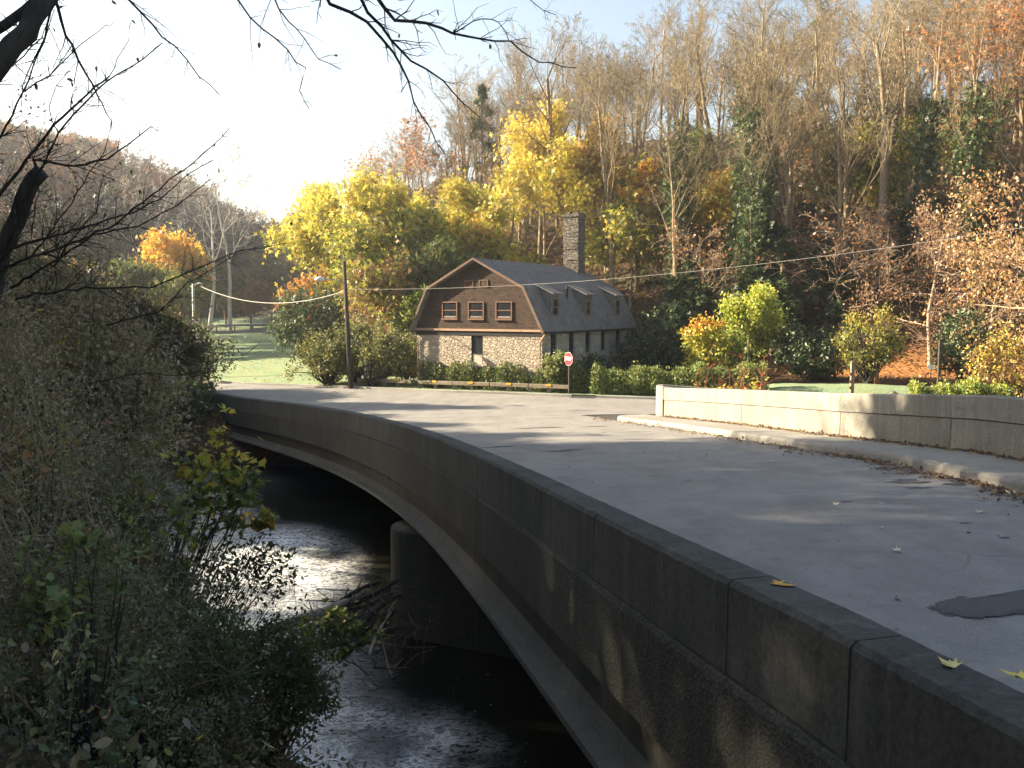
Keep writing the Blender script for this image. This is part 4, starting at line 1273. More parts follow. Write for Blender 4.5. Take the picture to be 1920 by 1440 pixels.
# skyline tree with clinging brown leaves
leafy('oak_tree', 'spreading skyline tree with thin rust brown leaves above the yellow maples', 775, 92, 19.5, 20, [COP, RUST, BRN], 4200, .3, 321, opt=dict(WIDE, kids=[11, 8, 6, 4]), r=.3, sig=.5)
leafy('oak_tree', 'rust leaved oak at the top right corner of the wood', 1915, 62, 24, 14, [RUST, (.3, .15, .08), COP], 5200, .28, 322, r=.32, sig=.5, thin=.3)
# copper beech at the right edge
leafy('beech_tree', 'copper leaved beech with pale drooping branches at the right edge', 1945, 44, 14.5, 13, [(.4, .24, .1), (.44, .28, .12), (.32, .17, .07), (.36, .24, .11)], 8500, .19, 331, opt=dict(WIDE, up=[.02, -.02, -.05, -.06, 0], start=[.12, .15, .1, .1], kids=[18, 8, 5, 4], ang=[72, 45, 42, 40]), r=.24, bark=M_tanbark, sig=.4, droop=.8, thin=.2, T=T_DIAM)
leafy('beech_tree', 'smaller tan leaved beech in front of the dark wood, left of the copper beech', 1745, 56, 11, 9, [(.4, .24, .13), BRN, (.34, .22, .13)], 3600, .19, 332, opt=dict(WIDE, up=[.02, -.01, -.03, -.03, 0], start=[.15, .15, .1, .1], kids=[16, 8, 5, 4], ang=[70, 45, 42, 40]), r=.16, bark=M_tanbark, sig=.35, droop=.6, thin=.35, T=T_DIAM)
# bare understory thickets
for i, (px, Y, h, wd, lab) in enumerate(((1560, 62, 8, 9, 'bare tan branched small tree over the dark hollow'), (1330, 66, 9, 9, 'bare branched small tree with few rusty leaves above the yellow green maple'), (1850, 52, 8.5, 9, 'tangled bare thicket tree behind the right hedge'), (1660, 60, 9, 8, 'bare twiggy small tree above the twin posts'))):
    leafy('thicket_tree', lab, px, Y, h, wd, [COP, BRN, RUST], 450, .25, 340 + i, opt=dict(WIDE, start=[.15, .15, .1, .1], kids=[16, 9, 6, 4], ang=[62, 45, 42, 40]), r=.12, bark=M_tanbark, T=T_DIAM)

# leafy trees scattered through the wood
for i, (px, Y, h, wd, cols, n_, lab) in enumerate((
        (1180, 74, 8.5, 6.5, [YGR, YEL2, OLV, GRN], 5200, 'yellow green tree on the slope right of the house roof'),
        (1300, 80, 10, 7, [OLV, GRN, YGR], 5200, 'olive tree half way up the slope left of the ivy trees'),
        (1480, 78, 9, 7, [BRN, OLV, RUST], 3200, 'thin brown tree right of the ivy trees'),
        (1570, 72, 8, 7, [OLV, DGR, BRN], 4600, 'olive tree above the dark hollow in the hillside'),
        (1350, 73, 8, 6, [YEL2, GOLD, YGR], 3600, 'low golden tree behind the thickest ivy tree'),
        (1770, 74, 9, 7, [OLV, BRN, YGR], 3600, 'olive brown tree high behind the beeches'),
        (1860, 70, 12, 8, [RUST, BRN, COP], 3600, 'brown leaved tree at the upper right behind the beech'),
        (1095, 86, 12, 8, [YEL2, OLV, GOLD], 5200, 'gold and olive tree behind the chimney top'),
        (985, 92, 15, 9, [BRN, OLV, GOLD], 4600, 'brownish tree left of the chimney on the upper slope'),
        (1640, 82, 10, 8, [DGR, OLV, BRN], 4600, 'dull green tree in the middle of the right hillside'),
        (1440, 90, 11, 8, [DGR, OLV], 4600, 'dark olive tree high above the ivy trees'),
        (900, 80, 9, 8, [DGR, OLV, YGR], 5200, 'green tree filling the gap behind the roof left end'))):
    leafy('hillside_tree', lab, px, Y, h, wd, cols, n_, .34, 360 + i, thin=.15)

# ivy clad trees
def ivy_tree(px, Y, seed, k, lab, nn=3800):
    S, T_ = protos[k]; b = at(px, Y)
    r = make_tree('ivy_clad_tree', S, M_bark, M_twig, 1, b, lab, 'tree'); rng = np.random.default_rng(seed)
    m0 = S[(S[:, 8] == 0) & (S[:, 5] < 16)]; m1 = S[(S[:, 8] == 1) & (S[:, 5] < 15)]
    M_ = np.concatenate([m0] * 6 + [m1[:max(4, len(m1) // 2)]]); i = rng.integers(0, len(M_), nn); t = rng.random((nn, 1))
    P = M_[i, :3] * (1 - t) + M_[i, 3:6] * t + rng.normal(size=(nn, 3)) * np.array([.5, .5, .35])
    link('ivy', leaf_mesh('ivy', P, .34 * rng.uniform(.6, 1.3, nn), palette([(.04, .07, .025), (.06, .09, .03), (.09, .12, .04)], nn, rng), T_SPRAY, rng, .5), M_needle, r)


for px, Y, s, k, lab in ((1392, 63, 1, 0, 'tall tree thickly wrapped in dark ivy at the middle of the hillside'), (1418, 66, 2, 1, 'ivy wrapped tree leaning just right of the thickest ivy tree'), (1372, 68, 3, 2, 'ivy wrapped tree left of the thickest ivy tree'),
                         (1258, 70, 4, 3, 'slim ivy clad trunk right of the chimney'), (1812, 60, 5, 4, 'ivy clad tree with a dark crown low at the right of the wood'), (1722, 62, 6, 5, 'straight trunk with ivy up its lower half near the beeches')):
    ivy_tree(px, Y, s, k, lab, 6500 if px < 1430 and px > 1300 else 3200)

# evergreens, laurels and small trees at the hill foot
def evergreen(px, Y, h, w, seed, lab, n=5200, cols=((.03, .055, .022), (.05, .08, .03), (.08, .11, .045))):
    b = at(px, Y); rng = np.random.default_rng(seed); root = empty('hemlock_tree', b); tag(root, lab, 'evergreen tree')
    mb = MB(); mb.tube([(0, 0, -.3), (0, 0, h * .97)], [.16, .03], 7); mb.build('trunk', M_darkbark, root)
    nb = int(h * 7); P = []
    for i in range(nb):
        f = rng.random() ** 1.3; z = .4 + f * (h - .6); R = w / 2 * (1 - f) ** .8 * rng.uniform(.65, 1.1) + .15; a = rng.uniform(0, 6.28)
        for _ in range(n // nb):
            t = rng.random() ** .6; P.append((math.cos(a) * R * t + rng.normal() * .14, math.sin(a) * R * t + rng.normal() * .14, z - .35 * R * t * t + rng.normal() * .08))
    P = np.array(P); link('crown', leaf_mesh('crown', P, .34 * rng.uniform(.6, 1.3, len(P)), palette(cols, len(P), rng), T_SPRAY, rng, .5, .5), M_needle, root)


evergreen(1268, 61, 7.0, 6.0, 51, 'drooping dark hemlock at the right end of the house', 7500)
evergreen(1300, 64, 8.5, 7, 52, 'dark hemlock behind the yellow green maple', 7000)
evergreen(1450, 63, 9.5, 8, 53, 'tall dark hemlock behind the ivy trees at the hill foot', 7500)
evergreen(1545, 62, 6.5, 7, 54, 'low dark hemlock right of the yellow green maple', 6000)
evergreen(1395, 70, 8, 7, 55, 'tallest dark hemlock behind the ivy wrapped trees', 5000)
evergreen(905, 93, 19, 9, 56, 'dark conifer on the skyline above the roof', 4200)
evergreen(1520, 104, 20, 8, 57, 'dark conifer among bare treetops at the top of the hill', 3500)
evergreen(1605, 85, 9, 7, 58, 'dark green evergreen half way up the hillside', 3600)
evergreen(1690, 64, 6, 6, 59, 'dark evergreen behind the small yellow tree', 4600)

LAUREL = [(.04, .065, .025), (.06, .09, .035), (.1, .13, .055)]
shrub('laurel_shrub', 'dark laurel at the foot of the right end of the house', U(1225, 655, Y=57.5), (1.7, 1.6, 1.9), LAUREL, 4200, .26, T_OVAL, 50, 61, mat=M_needle)
shrub('laurel_shrub', 'glossy dark laurel right of the yellow green maple', U(1520, 665, Y=52), (2.0, 1.5, 1.3), LAUREL, 3400, .24, T_OVAL, 50, 62, mat=M_needle)
shrub('laurel_shrub', 'glossy green laurel beside the tall dark post', U(1808, 650, Y=48), (1.6, 1.3, 1.7), LAUREL + [(.12, .16, .07)], 3600, .22, T_OVAL, 50, 63, mat=M_needle)
leafy('maple_tree', 'small bright yellow green maple at the foot of the dark hill', 1405, 53, 5.6, 5.2, [(.2, .26, .05), GRN, GRN, (.27, .32, .06)], 8500, .17, 71, ([(.28, .36, .06), YGR, (.42, .42, .07)], .55, .2), r=.09, sig=.3, opt=dict(WIDE, start=[.12, .15, .1, .1]), T=T_MAPLE)
leafy('maple_tree', 'small yellow maple with an orange tip left of the yellow green maple', 1327, 52, 4.0, 3.0, [YEL2, YGR, (.25, .3, .06)], 3400, .16, 72, ([GOLD, YEL2, ORG], .88, .06), r=.07, sig=.25, opt=dict(WIDE, start=[.1, .15, .1, .1]), T=T_MAPLE)
shrub('dogwood_tree', 'small round yellow and green tree above the twin posts', U(1628, 640, Y=49), (1.75, 1.5, 1.45), [(.12, .16, .07), YGR, (.5, .38, .08), (.2, .22, .08)], 5600, .16, T_OVAL, 42, 73, cat='tree', stem=.05, top=([(.5, .36, .07), YGR], .55))
shrub('forsythia_shrub', 'yellow leaved thicket at the far right behind the parapet', U(1905, 675, Y=40), (1.9, 1.5, 1.5), [YEL2, (.5, .36, .1), OLV, COP], 4200, .17, T_OVAL, 60, 74)

# roadside shrubs left of the house
shrub('dark_rhododendron', 'large dark green rounded shrub at the lawn edge behind the utility pole', U(592, 608, Y=66), (2.7, 2.2, 2.2), [(.05, .075, .03), (.075, .1, .045), (.1, .13, .065)], 6000, .28, T_OVAL, 60, 81)
SH = [(.15, .17, .05), (.2, .2, .06), (.1, .125, .035), (.24, .22, .07)]
shrub('roadside_shrub', 'rounded olive green shrub at the lawn corner, left of the utility pole', U(615, 672, Y=57.5), (2.0, 1.7, 1.45), SH, 5600, .18, T_OVAL, 60, 82, group='shrubs beside the utility pole', stem=.05)
shrub('roadside_shrub', 'olive shrub with leaning dark stems between the pole and the house', U(720, 660, Y=56), (2.0, 1.7, 1.35), SH, 5400, .18, T_OVAL, 60, 83, group='shrubs beside the utility pole', stem=.06, base=(-9.2, 55.4, gz(-9.2, 55.4)))
shrub('roadside_shrub', 'taller shrub just behind the utility pole', U(668, 650, Y=58.5), (1.6, 1.5, 1.5), SH, 4200, .18, T_OVAL, 50, 84, group='shrubs beside the utility pole', stem=.05)
shrub('roadside_shrub', 'feathery pale green shrub against the left corner of the house', U(772, 612, Y=60.5), (1.3, 1.3, 2.3), [(.2, .26, .08), (.28, .32, .11), YGR], 4800, .2, T_OVAL, 50, 85, stem=.04)
shrub('forsythia_shrub', 'small bright yellow bush at the left corner of the house', U(765, 683, Y=57), (.95, .8, .95), [YEL, YEL2, GOLD, YGR], 1900, .16, T_OVAL, 30, 86)
# shrubs on the house side
shrub('garden_shrub', 'pale leaved shrub beside the downspout at the house corner', U(1050, 683, Y=49.6), (.95, .6, .8), [(.25, .28, .1), (.33, .34, .14), GRN], 1700, .15, T_OVAL, 26, 91)
shrub('garden_shrub', 'dark dense shrub against the limewashed side wall', U(1118, 694, Y=52), (1.3, .9, .8), [(.05, .07, .03), (.08, .1, .045), (.11, .12, .06)], 3200, .15, T_OVAL, 40, 92)


# hedges: clipped but shaggy rows
def hedge(name, lab, pts, w, h, n, seed, cols, group='clipped hedges along the verge'):
    rng = np.random.default_rng(seed); pts = [Vector(p) for p in pts]; b = pts[0]; root = empty(name, b); tag(root, lab, 'hedge', group)
    L = np.array([(q - p).length for p, q in zip(pts[:-1], pts[1:])]); cum = np.concatenate([[0], np.cumsum(L)]); t = rng.uniform(0, cum[-1], n)
    cx_ = ip(t, cum, [p.x for p in pts]); cy_ = ip(t, cum, [p.y for p in pts]); cz_ = ip(t, cum, [p.z for p in pts])
    d = (pts[-1] - pts[0]).normalized(); nx_, ny_ = -d.y, d.x
    a = rng.uniform(-.15, PI + .15, n); k = rng.uniform(.72, 1.03, n); lump = 1 + .1 * np.sin(t * 2.1 + seed) + .07 * np.sin(t * 5.3 + 1)
    off = np.sign(np.cos(a)) * np.abs(np.cos(a)) ** .6 * w / 2 * k * lump; hz = np.abs(np.sin(a)) ** .55 * h * k * lump
    sprig = rng.random(n) < .05; hz = np.where(sprig, hz * rng.uniform(1.0, 1.25, n), hz)
    low = rng.random(n) < .3; hz = np.where(low, rng.uniform(.05, .6, n) * h, hz)
    P = np.stack([cx_ + nx_ * off - b.x, cy_ + ny_ * off - b.y, cz_ + hz - b.z], 1)
    link('foliage', leaf_mesh('foliage', P, .15 * rng.uniform(.6, 1.3, n), palette(cols, n, rng, .3), T_OVAL, rng, -.5), M_leaf, root)
    S = []
    for i in range(int(cum[-1] * 5)):
        tt = rng.uniform(0, cum[-1]); p = np.array([ip(tt, cum, [p.x for p in pts]) - b.x, ip(tt, cum, [p.y for p in pts]) - b.y, ip(tt, cum, [p.z for p in pts]) - b.z])
        for _ in range(3): S.append((*p, p[0] + rng.normal() * w * .22, p[1] + rng.normal() * w * .22, p[2] + h * rng.uniform(.6, .95), .02, .008))
    V, l, s = segs_mesh('s', S, 4); link('stems', np_mesh('stems', V, l, s), M_bark, root)


HG = [(.1, .14, .035), (.15, .19, .05), (.2, .22, .07), (.07, .1, .03)]
hedge('hedge', 'long hedge directly in front of the stone house gable', [kpt(x, 2.2) for x in (-5.6, -3.5, -1.3, 1, 3.3, 5.2)], 1.4, 1.5, 19000, 95, HG)
hedge('hedge', 'brighter bushy hedge right of the stop sign', [kpt(x, 2.0) for x in (4.7, 8, 11, 14)], 1.7, 1.45, 17000, 96, [(.15, .2, .05), (.21, .25, .07), (.27, .28, .09), (.1, .14, .035)])
hp_ = [at(px, Y) for px, Y in ((1712, 39.5), (1780, 39), (1850, 38.5), (1900, 38.2))]
hedge('hedge', 'low clipped hedge behind the parapet at the right', hp_, 1.6, 1.35, 14000, 97, [(.17, .23, .05), (.23, .28, .07), (.28, .3, .09), YGR])

# sumac stems behind the wing wall
rng = np.random.default_rng(5)
for i, (px, Y, h, lab) in enumerate(((1325, 38.5, 1.9, 'small leafless red sumac at the left of the sumac clump'), (1378, 37.5, 2.4, 'largest red stemmed sumac with one yellow leaf spray behind the wall'), (1400, 39.5, 2.1, 'thin red sumac standing behind the largest sumac'), (1432, 38, 1.9, 'spreading red sumac at the right of the sumac clump'))):
    b = at(px, Y); root = empty('sumac_shrub', b); tag(root, lab, 'shrub', 'red stemmed sumacs behind the wall'); S = []; tips = []
    for k in range(3 if i != 1 else 5):
        p = np.array([rng.normal(0, .08), rng.normal(0, .08), -.1]); d = np.array([rng.normal(0, .25), rng.normal(0, .2), 1.])
        for s_ in range(4):
            q = p + d * h / 4 * rng.uniform(.8, 1.1); S.append((*p, *q, (.022 - .003 * s_) * .65, (.02 - .003 * s_) * .65)); p = q; d = d + rng.normal(0, .18, 3)
            if s_ > 0:
                for _ in range(3):
                    e = p + np.array([rng.normal(0, .35), rng.normal(0, .3), rng.uniform(.2, .6)]); S.append((*p, *e, .007, .004)); tips.append(e)
    V, l, s = segs_mesh('s', S, 5); link('stems', np_mesh('stems', V, l, s), M_redstem, root)
    nl = 70 if i == 1 else 24; P = np.array(tips)[rng.integers(0, min(4, len(tips)), nl)] + rng.normal(size=(nl, 3)) * np.array([.22, .1, .08])
    link('foliage', leaf_mesh('foliage', P, .2, palette([YGR, YEL2, (.3, .36, .07)], nl, rng), T_OVAL, rng, .2), M_leaf, root)

# ---- left middle distance: trees beyond the lawn and at the bend
leafy('maple_tree', 'round tree with a glowing orange crown top beyond the bend', 340, 92, 11.5, 8.5, [(.1, .11, .035), OLV, GRN], 6500, .42, 401, ([GOLD, ORG, YEL2], .72, .08))
leafy('maple_tree', 'dark green tree under the orange crowned tree', 300, 84, 8.5, 8, [DGR, GRN, OLV], 5000, .42, 402)
leafy('maple_tree', 'dull green tree right of the slim lamp post', 425, 121, 9, 9, [DGR, OLV, (.1, .09, .04)], 5000, .42, 403)
leafy('maple_tree', 'brownish green tree in the shade at the far end of the lawn', 510, 126, 10, 9, [OLV, BRN, DGR], 5000, .45, 404)
leafy('maple_tree', 'small orange brown bush tree by the guard rail', 470, 116, 6, 6, [(.3, .17, .05), OLV, BRN], 2600, .4, 405)
leafy('maple_tree', 'yellow leaved young tree above the creek bushes at the left', 112, 40, 6.8, 4.2, [YEL2, YGR, (.5, .42, .07)], 2200, .3, 406, thin=.3, T=T_MAPLE, dz=0, r=.09)
SYC = dict(WIDE, kids=[8, 5, 4, 3], wig=[.07, .16, .2, .2, .2], start=[.35, .25, .2, .2], ang=[48, 44, 42, 40], rr=[.5, .55, .5, .5])
for i, (px, Y, h, lab) in enumerate(((392, 108, 21, 'white limbed bare sycamore behind the orange crowned tree'), (432, 112, 25, 'taller white limbed sycamore right of the orange crowned tree'), (246, 112, 25, 'straight white sycamore trunk on the left wooded hill'))):
    S, T_ = tree_segs(410 + i, h, .3, dict(SYC, rmin=.024)); make_tree('sycamore_tree', S, M_whitebark, M_whitebark, 1, at(px, Y), lab, 'tree', 'white sycamores at the bend')

DB = [(.12, .135, .05), (.16, .165, .065), (.1, .14, .05), (.22, .2, .08)]
BB = [(.27, .215, .13), (.33, .26, .165), (.2, .185, .09), (.36, .28, .19), (.18, .175, .075), (.3, .26, .16)]
for i, (x_, y_, h_, w_, lab) in enumerate(((-27, 44.5, 8.5, 6, 'dull olive tree behind the yellow young tree'), (-31.5, 48, 10, 7, 'brown green tree half hidden at the left edge beyond the creek'), (-23.5, 47.5, 6.5, 5, 'low olive tree right of the yellow young tree'), (-37, 52, 11, 8, 'dusky tree farthest up the left creek bank'), (-29, 53, 8, 6, 'brownish small tree at the roadside beyond the creek'), (-31.5, 44.5, 14.5, 8, 'tall dusky tree on the far creek bank, unseen and added to shade the bridge'), (-35, 49, 15, 8, 'tallest dusky tree by the upstream bank, added beyond the left edge for its shade'), (-30, 31, 20, 9, 'tall leaning olive tree on the near bank upstream, unseen and added for its shade'), (-31, 38, 18, 9, 'tall tree in the creek upstream, unseen and added to shade the bridge side'), (-24, 53, 6, 5, 'small dusky roadside tree left of the lamp post'))):
    leafy('creek_tree', lab, 0, y_, h_, w_, [OLV, BRN, (.1, .09, .04), (.13, .13, .05)], 11000, .48, 430 + i, r=.12, x=x_, sig=.5, group='olive trees along the far creek bank')  # the four tallest stand out of view, added to shade the bridge
# bushes at the bridge's far end and on the far bank
for i, (px, py, Y, r_, cols, lab) in enumerate((
        (345, 665, 55, (2.4, 2.0, 2.0), DB + [(.12, .13, .05)], 'rounded dark bush at the far end of the bridge parapet'),
        (270, 690, 52, (2.4, 2.0, 2.0), DB, 'dark bush hiding the grey car at the left bend'),
        (210, 640, 54, (2.2, 2.0, 2.2), DB + [BRN], 'brown tinged bush left of the grey car'),
        (300, 790, 47.5, (2.6, 1.8, 1.8), DB, 'dark bush hanging over the far creek bank'),
        (370, 775, 49.3, (1.6, 1.2, 1.6), DB, 'dark bush at the foot of the bridge abutment'),
        (190, 780, 44, (2.6, 2.0, 2.0), DB + [(.2, .22, .06)], 'green bush upstream on the far creek bank'))):
    shrub('bank_shrub', lab, U(px, py, Y=Y), r_, cols, 4600, .2, T_OVAL, 60, 500 + i)
# near bank thicket
NB_ = [
    (40, 640, 13.5, (1.9, 1.6, 2.2), BB, 'tall brown vine covered shrub at the left edge'),
    (130, 760, 13, (1.35, 1.3, 1.6), BB, 'brown leaved shrub below the yellow young tree'),
    (20, 850, 10.5, (1.3, 1.2, 1.5), BB, 'pinkish brown shrub at the left edge below the tall shrub'),
    (125, 905, 12, (1.15, 1.0, 1.2), BB + DB, 'mixed brown and green shrub on the bank slope'),
    (165, 795, 22, (1.6, 1.4, 1.5), DB + [(.36, .4, .09), (.45, .46, .1)], 'green leaved shrub leaning over the creek upstream'),
    (70, 1010, 8.5, (1.0, 1.0, 1.1), BB + DB, 'dense dark shrub nearest the left edge'),
    (190, 1050, 10.5, (1.0, .9, 1.0), DB + BB, 'dark green shrub in the middle of the bank'),
    (265, 1130, 12, (.65, .6, .6), DB, 'dark shrub beside the bright water'),
    (130, 1190, 7.2, (.85, .8, .8), BB + DB, 'low brown shrub above the fallen leaves'),
    (300, 1250, 9, (.95, .8, .8), DB + [(.09, .13, .04)], 'green tinged low shrub at the foot of the bank'),
    (365, 1235, 11.8, (.8, .7, .55), DB, 'low dark shrub at the water edge'),
    (510, 1275, 12.3, (.9, .7, .8), DB + [(.16, .17, .05)], 'thin shrub reaching towards the driftwood'),
    (360, 1360, 9.0, (.65, .6, .5), DB + BB, 'lowest shrub beside the rapids'),
    (300, 1400, 6.9, (.5, .45, .35), DB + BB, 'small leafy brush at the bottom edge'),
    (165, 960, 17, (1.0, .9, .9), DB + [(.3, .24, .06)], 'shrub with a few yellow leaves over the far water'),
]
for i, (px, py, Y, r_, cols, lab) in enumerate(NB_):
    shrub('bank_shrub', lab, U(px, py, Y=Y), r_, cols, int(8500 + 4500 * (r_[0] > 1)), .05 * (.75, 1.5, 1.0, .85, 1.25)[i % 5] if Y < 12 else .07 * (.85, 1.3, 1.0)[i % 3], T_OVAL, 70, 540 + i, stem=.018, stem_m=(M_bark, M_darkbark, M_twig)[i % 3], sig=.22, shell=.35, droop=.3, top=([(.5, .33, .06), (.35, .18, .06), (.4, .3, .2)], 1.75))
# maple sapling over the water
shrub('maple_sapling', 'young maple with green and yellow leaves leaning over the creek', U(395, 920, Y=13.5), (.62, .55, .75), [(.12, .17, .035), (.17, .2, .045), (.22, .22, .05)], 640, .14, T_MAPLE, 24, 601, cat='tree', stem=.02, base=(-5.6, 12.6, gz(-5.6, 12.6)), top=([(.5, .42, .07), (.4, .38, .06)], .35), flat=.55, sig=.24)
shrub('maple_sapling', 'small spray of yellow leaves above the dark creek, right of the young maple', U(490, 970, Y=13.8), (.22, .2, .16), [(.5, .38, .06), (.2, .2, .05), (.5, .25, .05)], 70, .14, T_MAPLE, 8, 602, cat='tree', stem=.01, base=(-5.3, 12.8, gz(-5.3, 12.8)), flat=.5)
shrub('maple_sapling', 'leafy green sapling in front of the driftwood', U(618, 1190, Y=13.8), (.75, .5, .4), [(.12, .15, .035), (.18, .2, .05), (.09, .12, .03)], 560, .1, T_MAPLE, 26, 603, cat='tree', stem=.01, base=(-4.6, 12.6, gz(-4.6, 12.6)), flat=.4)
shrub('maple_sapling', 'fine leaved green sapling in front of the bright water', U(470, 1080, Y=13), (.85, .6, .55), [(.07, .11, .03), (.1, .13, .04)], 800, .085, T_OVAL, 34, 604, cat='tree', stem=.012, base=(-4.9, 12.2, gz(-4.9, 12.2)), sig=.28, shell=.2)
shrub('maple_sapling', 'sunlit yellow green bush upstream, left of the bridge end', U(235, 722, Y=30), (1.5, 1.2, .9), [(.36, .4, .08), (.45, .46, .1), (.25, .3, .06)], 1500, .15, T_MAPLE, 30, 605, cat='shrub', stem=.02, flat=.3)
shrub('maple_sapling', 'broad leaved green sapling in the middle of the near thicket', U(150, 1110, Y=6.6), (.42, .35, .4), [(.12, .16, .05), (.16, .19, .06), (.2, .2, .06)], 300, .085, T_MAPLE, 22, 606, cat='tree', stem=.009, flat=.4)
shrub('maple_sapling', 'thin sapling with yellowing leaves in front of the brown shrubs', U(285, 1010, Y=9.6), (.5, .4, .55), [(.2, .22, .05), (.3, .28, .06), (.14, .17, .04)], 300, .09, T_MAPLE, 22, 607, cat='tree', stem=.01, flat=.4)
shrub('maple_sapling', 'sparse sapling with orange tinged leaves near the left edge', U(60, 900, Y=8.8), (.5, .4, .6), [(.3, .2, .08), (.22, .2, .06), (.35, .18, .08)], 220, .08, T_MAPLE, 20, 608, cat='tree', stem=.01, flat=.3)
# goldenrod / ferny plants
for i, (px, py, Y, lab) in enumerate(((75, 1290, 5.2, 'ferny grey green plant near the bottom left corner'), (190, 1310, 5.6, 'pale feathery weed stem on the leaf covered bank'))):
    b = U(px, py, Y=Y); b.z = gz(b.x, b.y); root = empty('weed_plant', b); tag(root, lab, 'plant'); rg = np.random.default_rng(620 + i); S = []; P = []
    for k in range(5):
        p = np.array([rg.normal(0, .07), rg.normal(0, .07), 0]); d = np.array([rg.normal(0, .12), rg.normal(0, .12), 1])
        for s_ in range(8):
            q = p + d * .13; S.append((*p, *q, .004, .003)); p = q; d = d + np.array([.04, 0, -.03])
            for m_ in range(7): P.append(p + rg.normal(size=3) * .025)
    V, l, s = segs_mesh('s', S, 4); link('stems', np_mesh('stems', V, l, s), M_bark, root)
    P = np.array(P); link('foliage', leaf_mesh('foliage', P, .06, palette([(.09, .12, .06), (.12, .15, .08)], len(P), rg), T_OVAL, rg, .3), M_leaf, root)

# ---- near bare trees and overhanging branches
def polyline_tree(root, lines, seed, mat, twig=1.0, nsub=8, leaves=0, tname='limb', ax=None, twl=.35):
    """lines: list of (name, [(px, py, Y)...], r0, r1); each becomes a part with its side twigs"""
    rnd = random.Random(seed); lp = []
    for name, pts, r0, r1 in lines:
        P = [U(a, b, Y=c) if not isinstance(a, Vector) else a for a, b, c in pts]
        # subdivide with slight crookedness
        Q = []
        for i in range(len(P) - 1):
            k = max(2, int((P[i + 1] - P[i]).length / .12)); k = min(k, 14)
            for j in range(k):
                p = P[i].lerp(P[i + 1], j / k); 
                if Q: p = p + Vector((rnd.gauss(0, 1), rnd.gauss(0, 1), rnd.gauss(0, 1))) * .008
                Q.append(p)
        Q.append(P[-1]); n = len(Q); S = []
        rad = [r0 + (r1 - r0) * (i / (n - 1)) ** .8 for i in range(n)]
        b = root.location
        mb = MB(); mb.tube([tuple(p - b) for p in Q], rad, 9 if r0 > .03 else 6)
        # side twigs
        nt_ = int(nsub * sum((Q[i + 1] - Q[i]).length for i in range(n - 1)) * twig)
        for _ in range(nt_):
            i = rnd.randrange(max(1, n // 8), n - 1); d = (Q[i + 1] - Q[i]).normalized(); pd = perp(d, rnd)
            t = (d * rnd.uniform(.4, 1.1) + pd * rnd.uniform(.5, 1.1)).normalized(); p = Q[i]; L = twl * rnd.uniform(.25, 1.25) * (1.1 - .6 * i / n); r = min(rad[i] * .5, .006)
            for s_ in range(3):
                q = p + t * L / 3; S.append((*(p - b), *(q - b), r, r * .75)); 
                if rnd.random() < .6:
                    pd2 = perp(t, rnd); q2 = q + (t + pd2).normalized() * L * rnd.uniform(.15, .4); S.append((*(q - b), *(q2 - b), r * .6, r * .35))
                p = q; r *= .75; t = (t + Vector((rnd.gauss(0, .2), rnd.gauss(0, .2), rnd.gauss(0, .2)))).normalized()
            if rnd.random() < leaves: lp.append(tuple(p - b))
        V, l, s = segs_mesh('s', S, 4) if S else (np.zeros((0, 3)), np.zeros(0, int), np.zeros(0, int))
        f0 = len(mb.v); mb.v += [tuple(v) for v in V]; qs = l.reshape(-1, 4) + f0; mb.f += [tuple(int(x) for x in q) for q in qs]; mb.m += [0] * len(qs)
        me = bpy.data.meshes.new(name); me.from_pydata(mb.v, [], mb.f); me.materials.append(mat); me.polygons.foreach_set('use_smooth', [True] * len(me.polygons))
        link(name, me, None, root)
    if lp:
        rg = np.random.default_rng(seed); P = np.array(lp); link('dry_leaves', leaf_mesh('dry_leaves', P, .055, palette([(.06, .045, .03), (.1, .07, .04)], len(P), rg), T_OVAL, rg, 1.2), M_leaf, root)


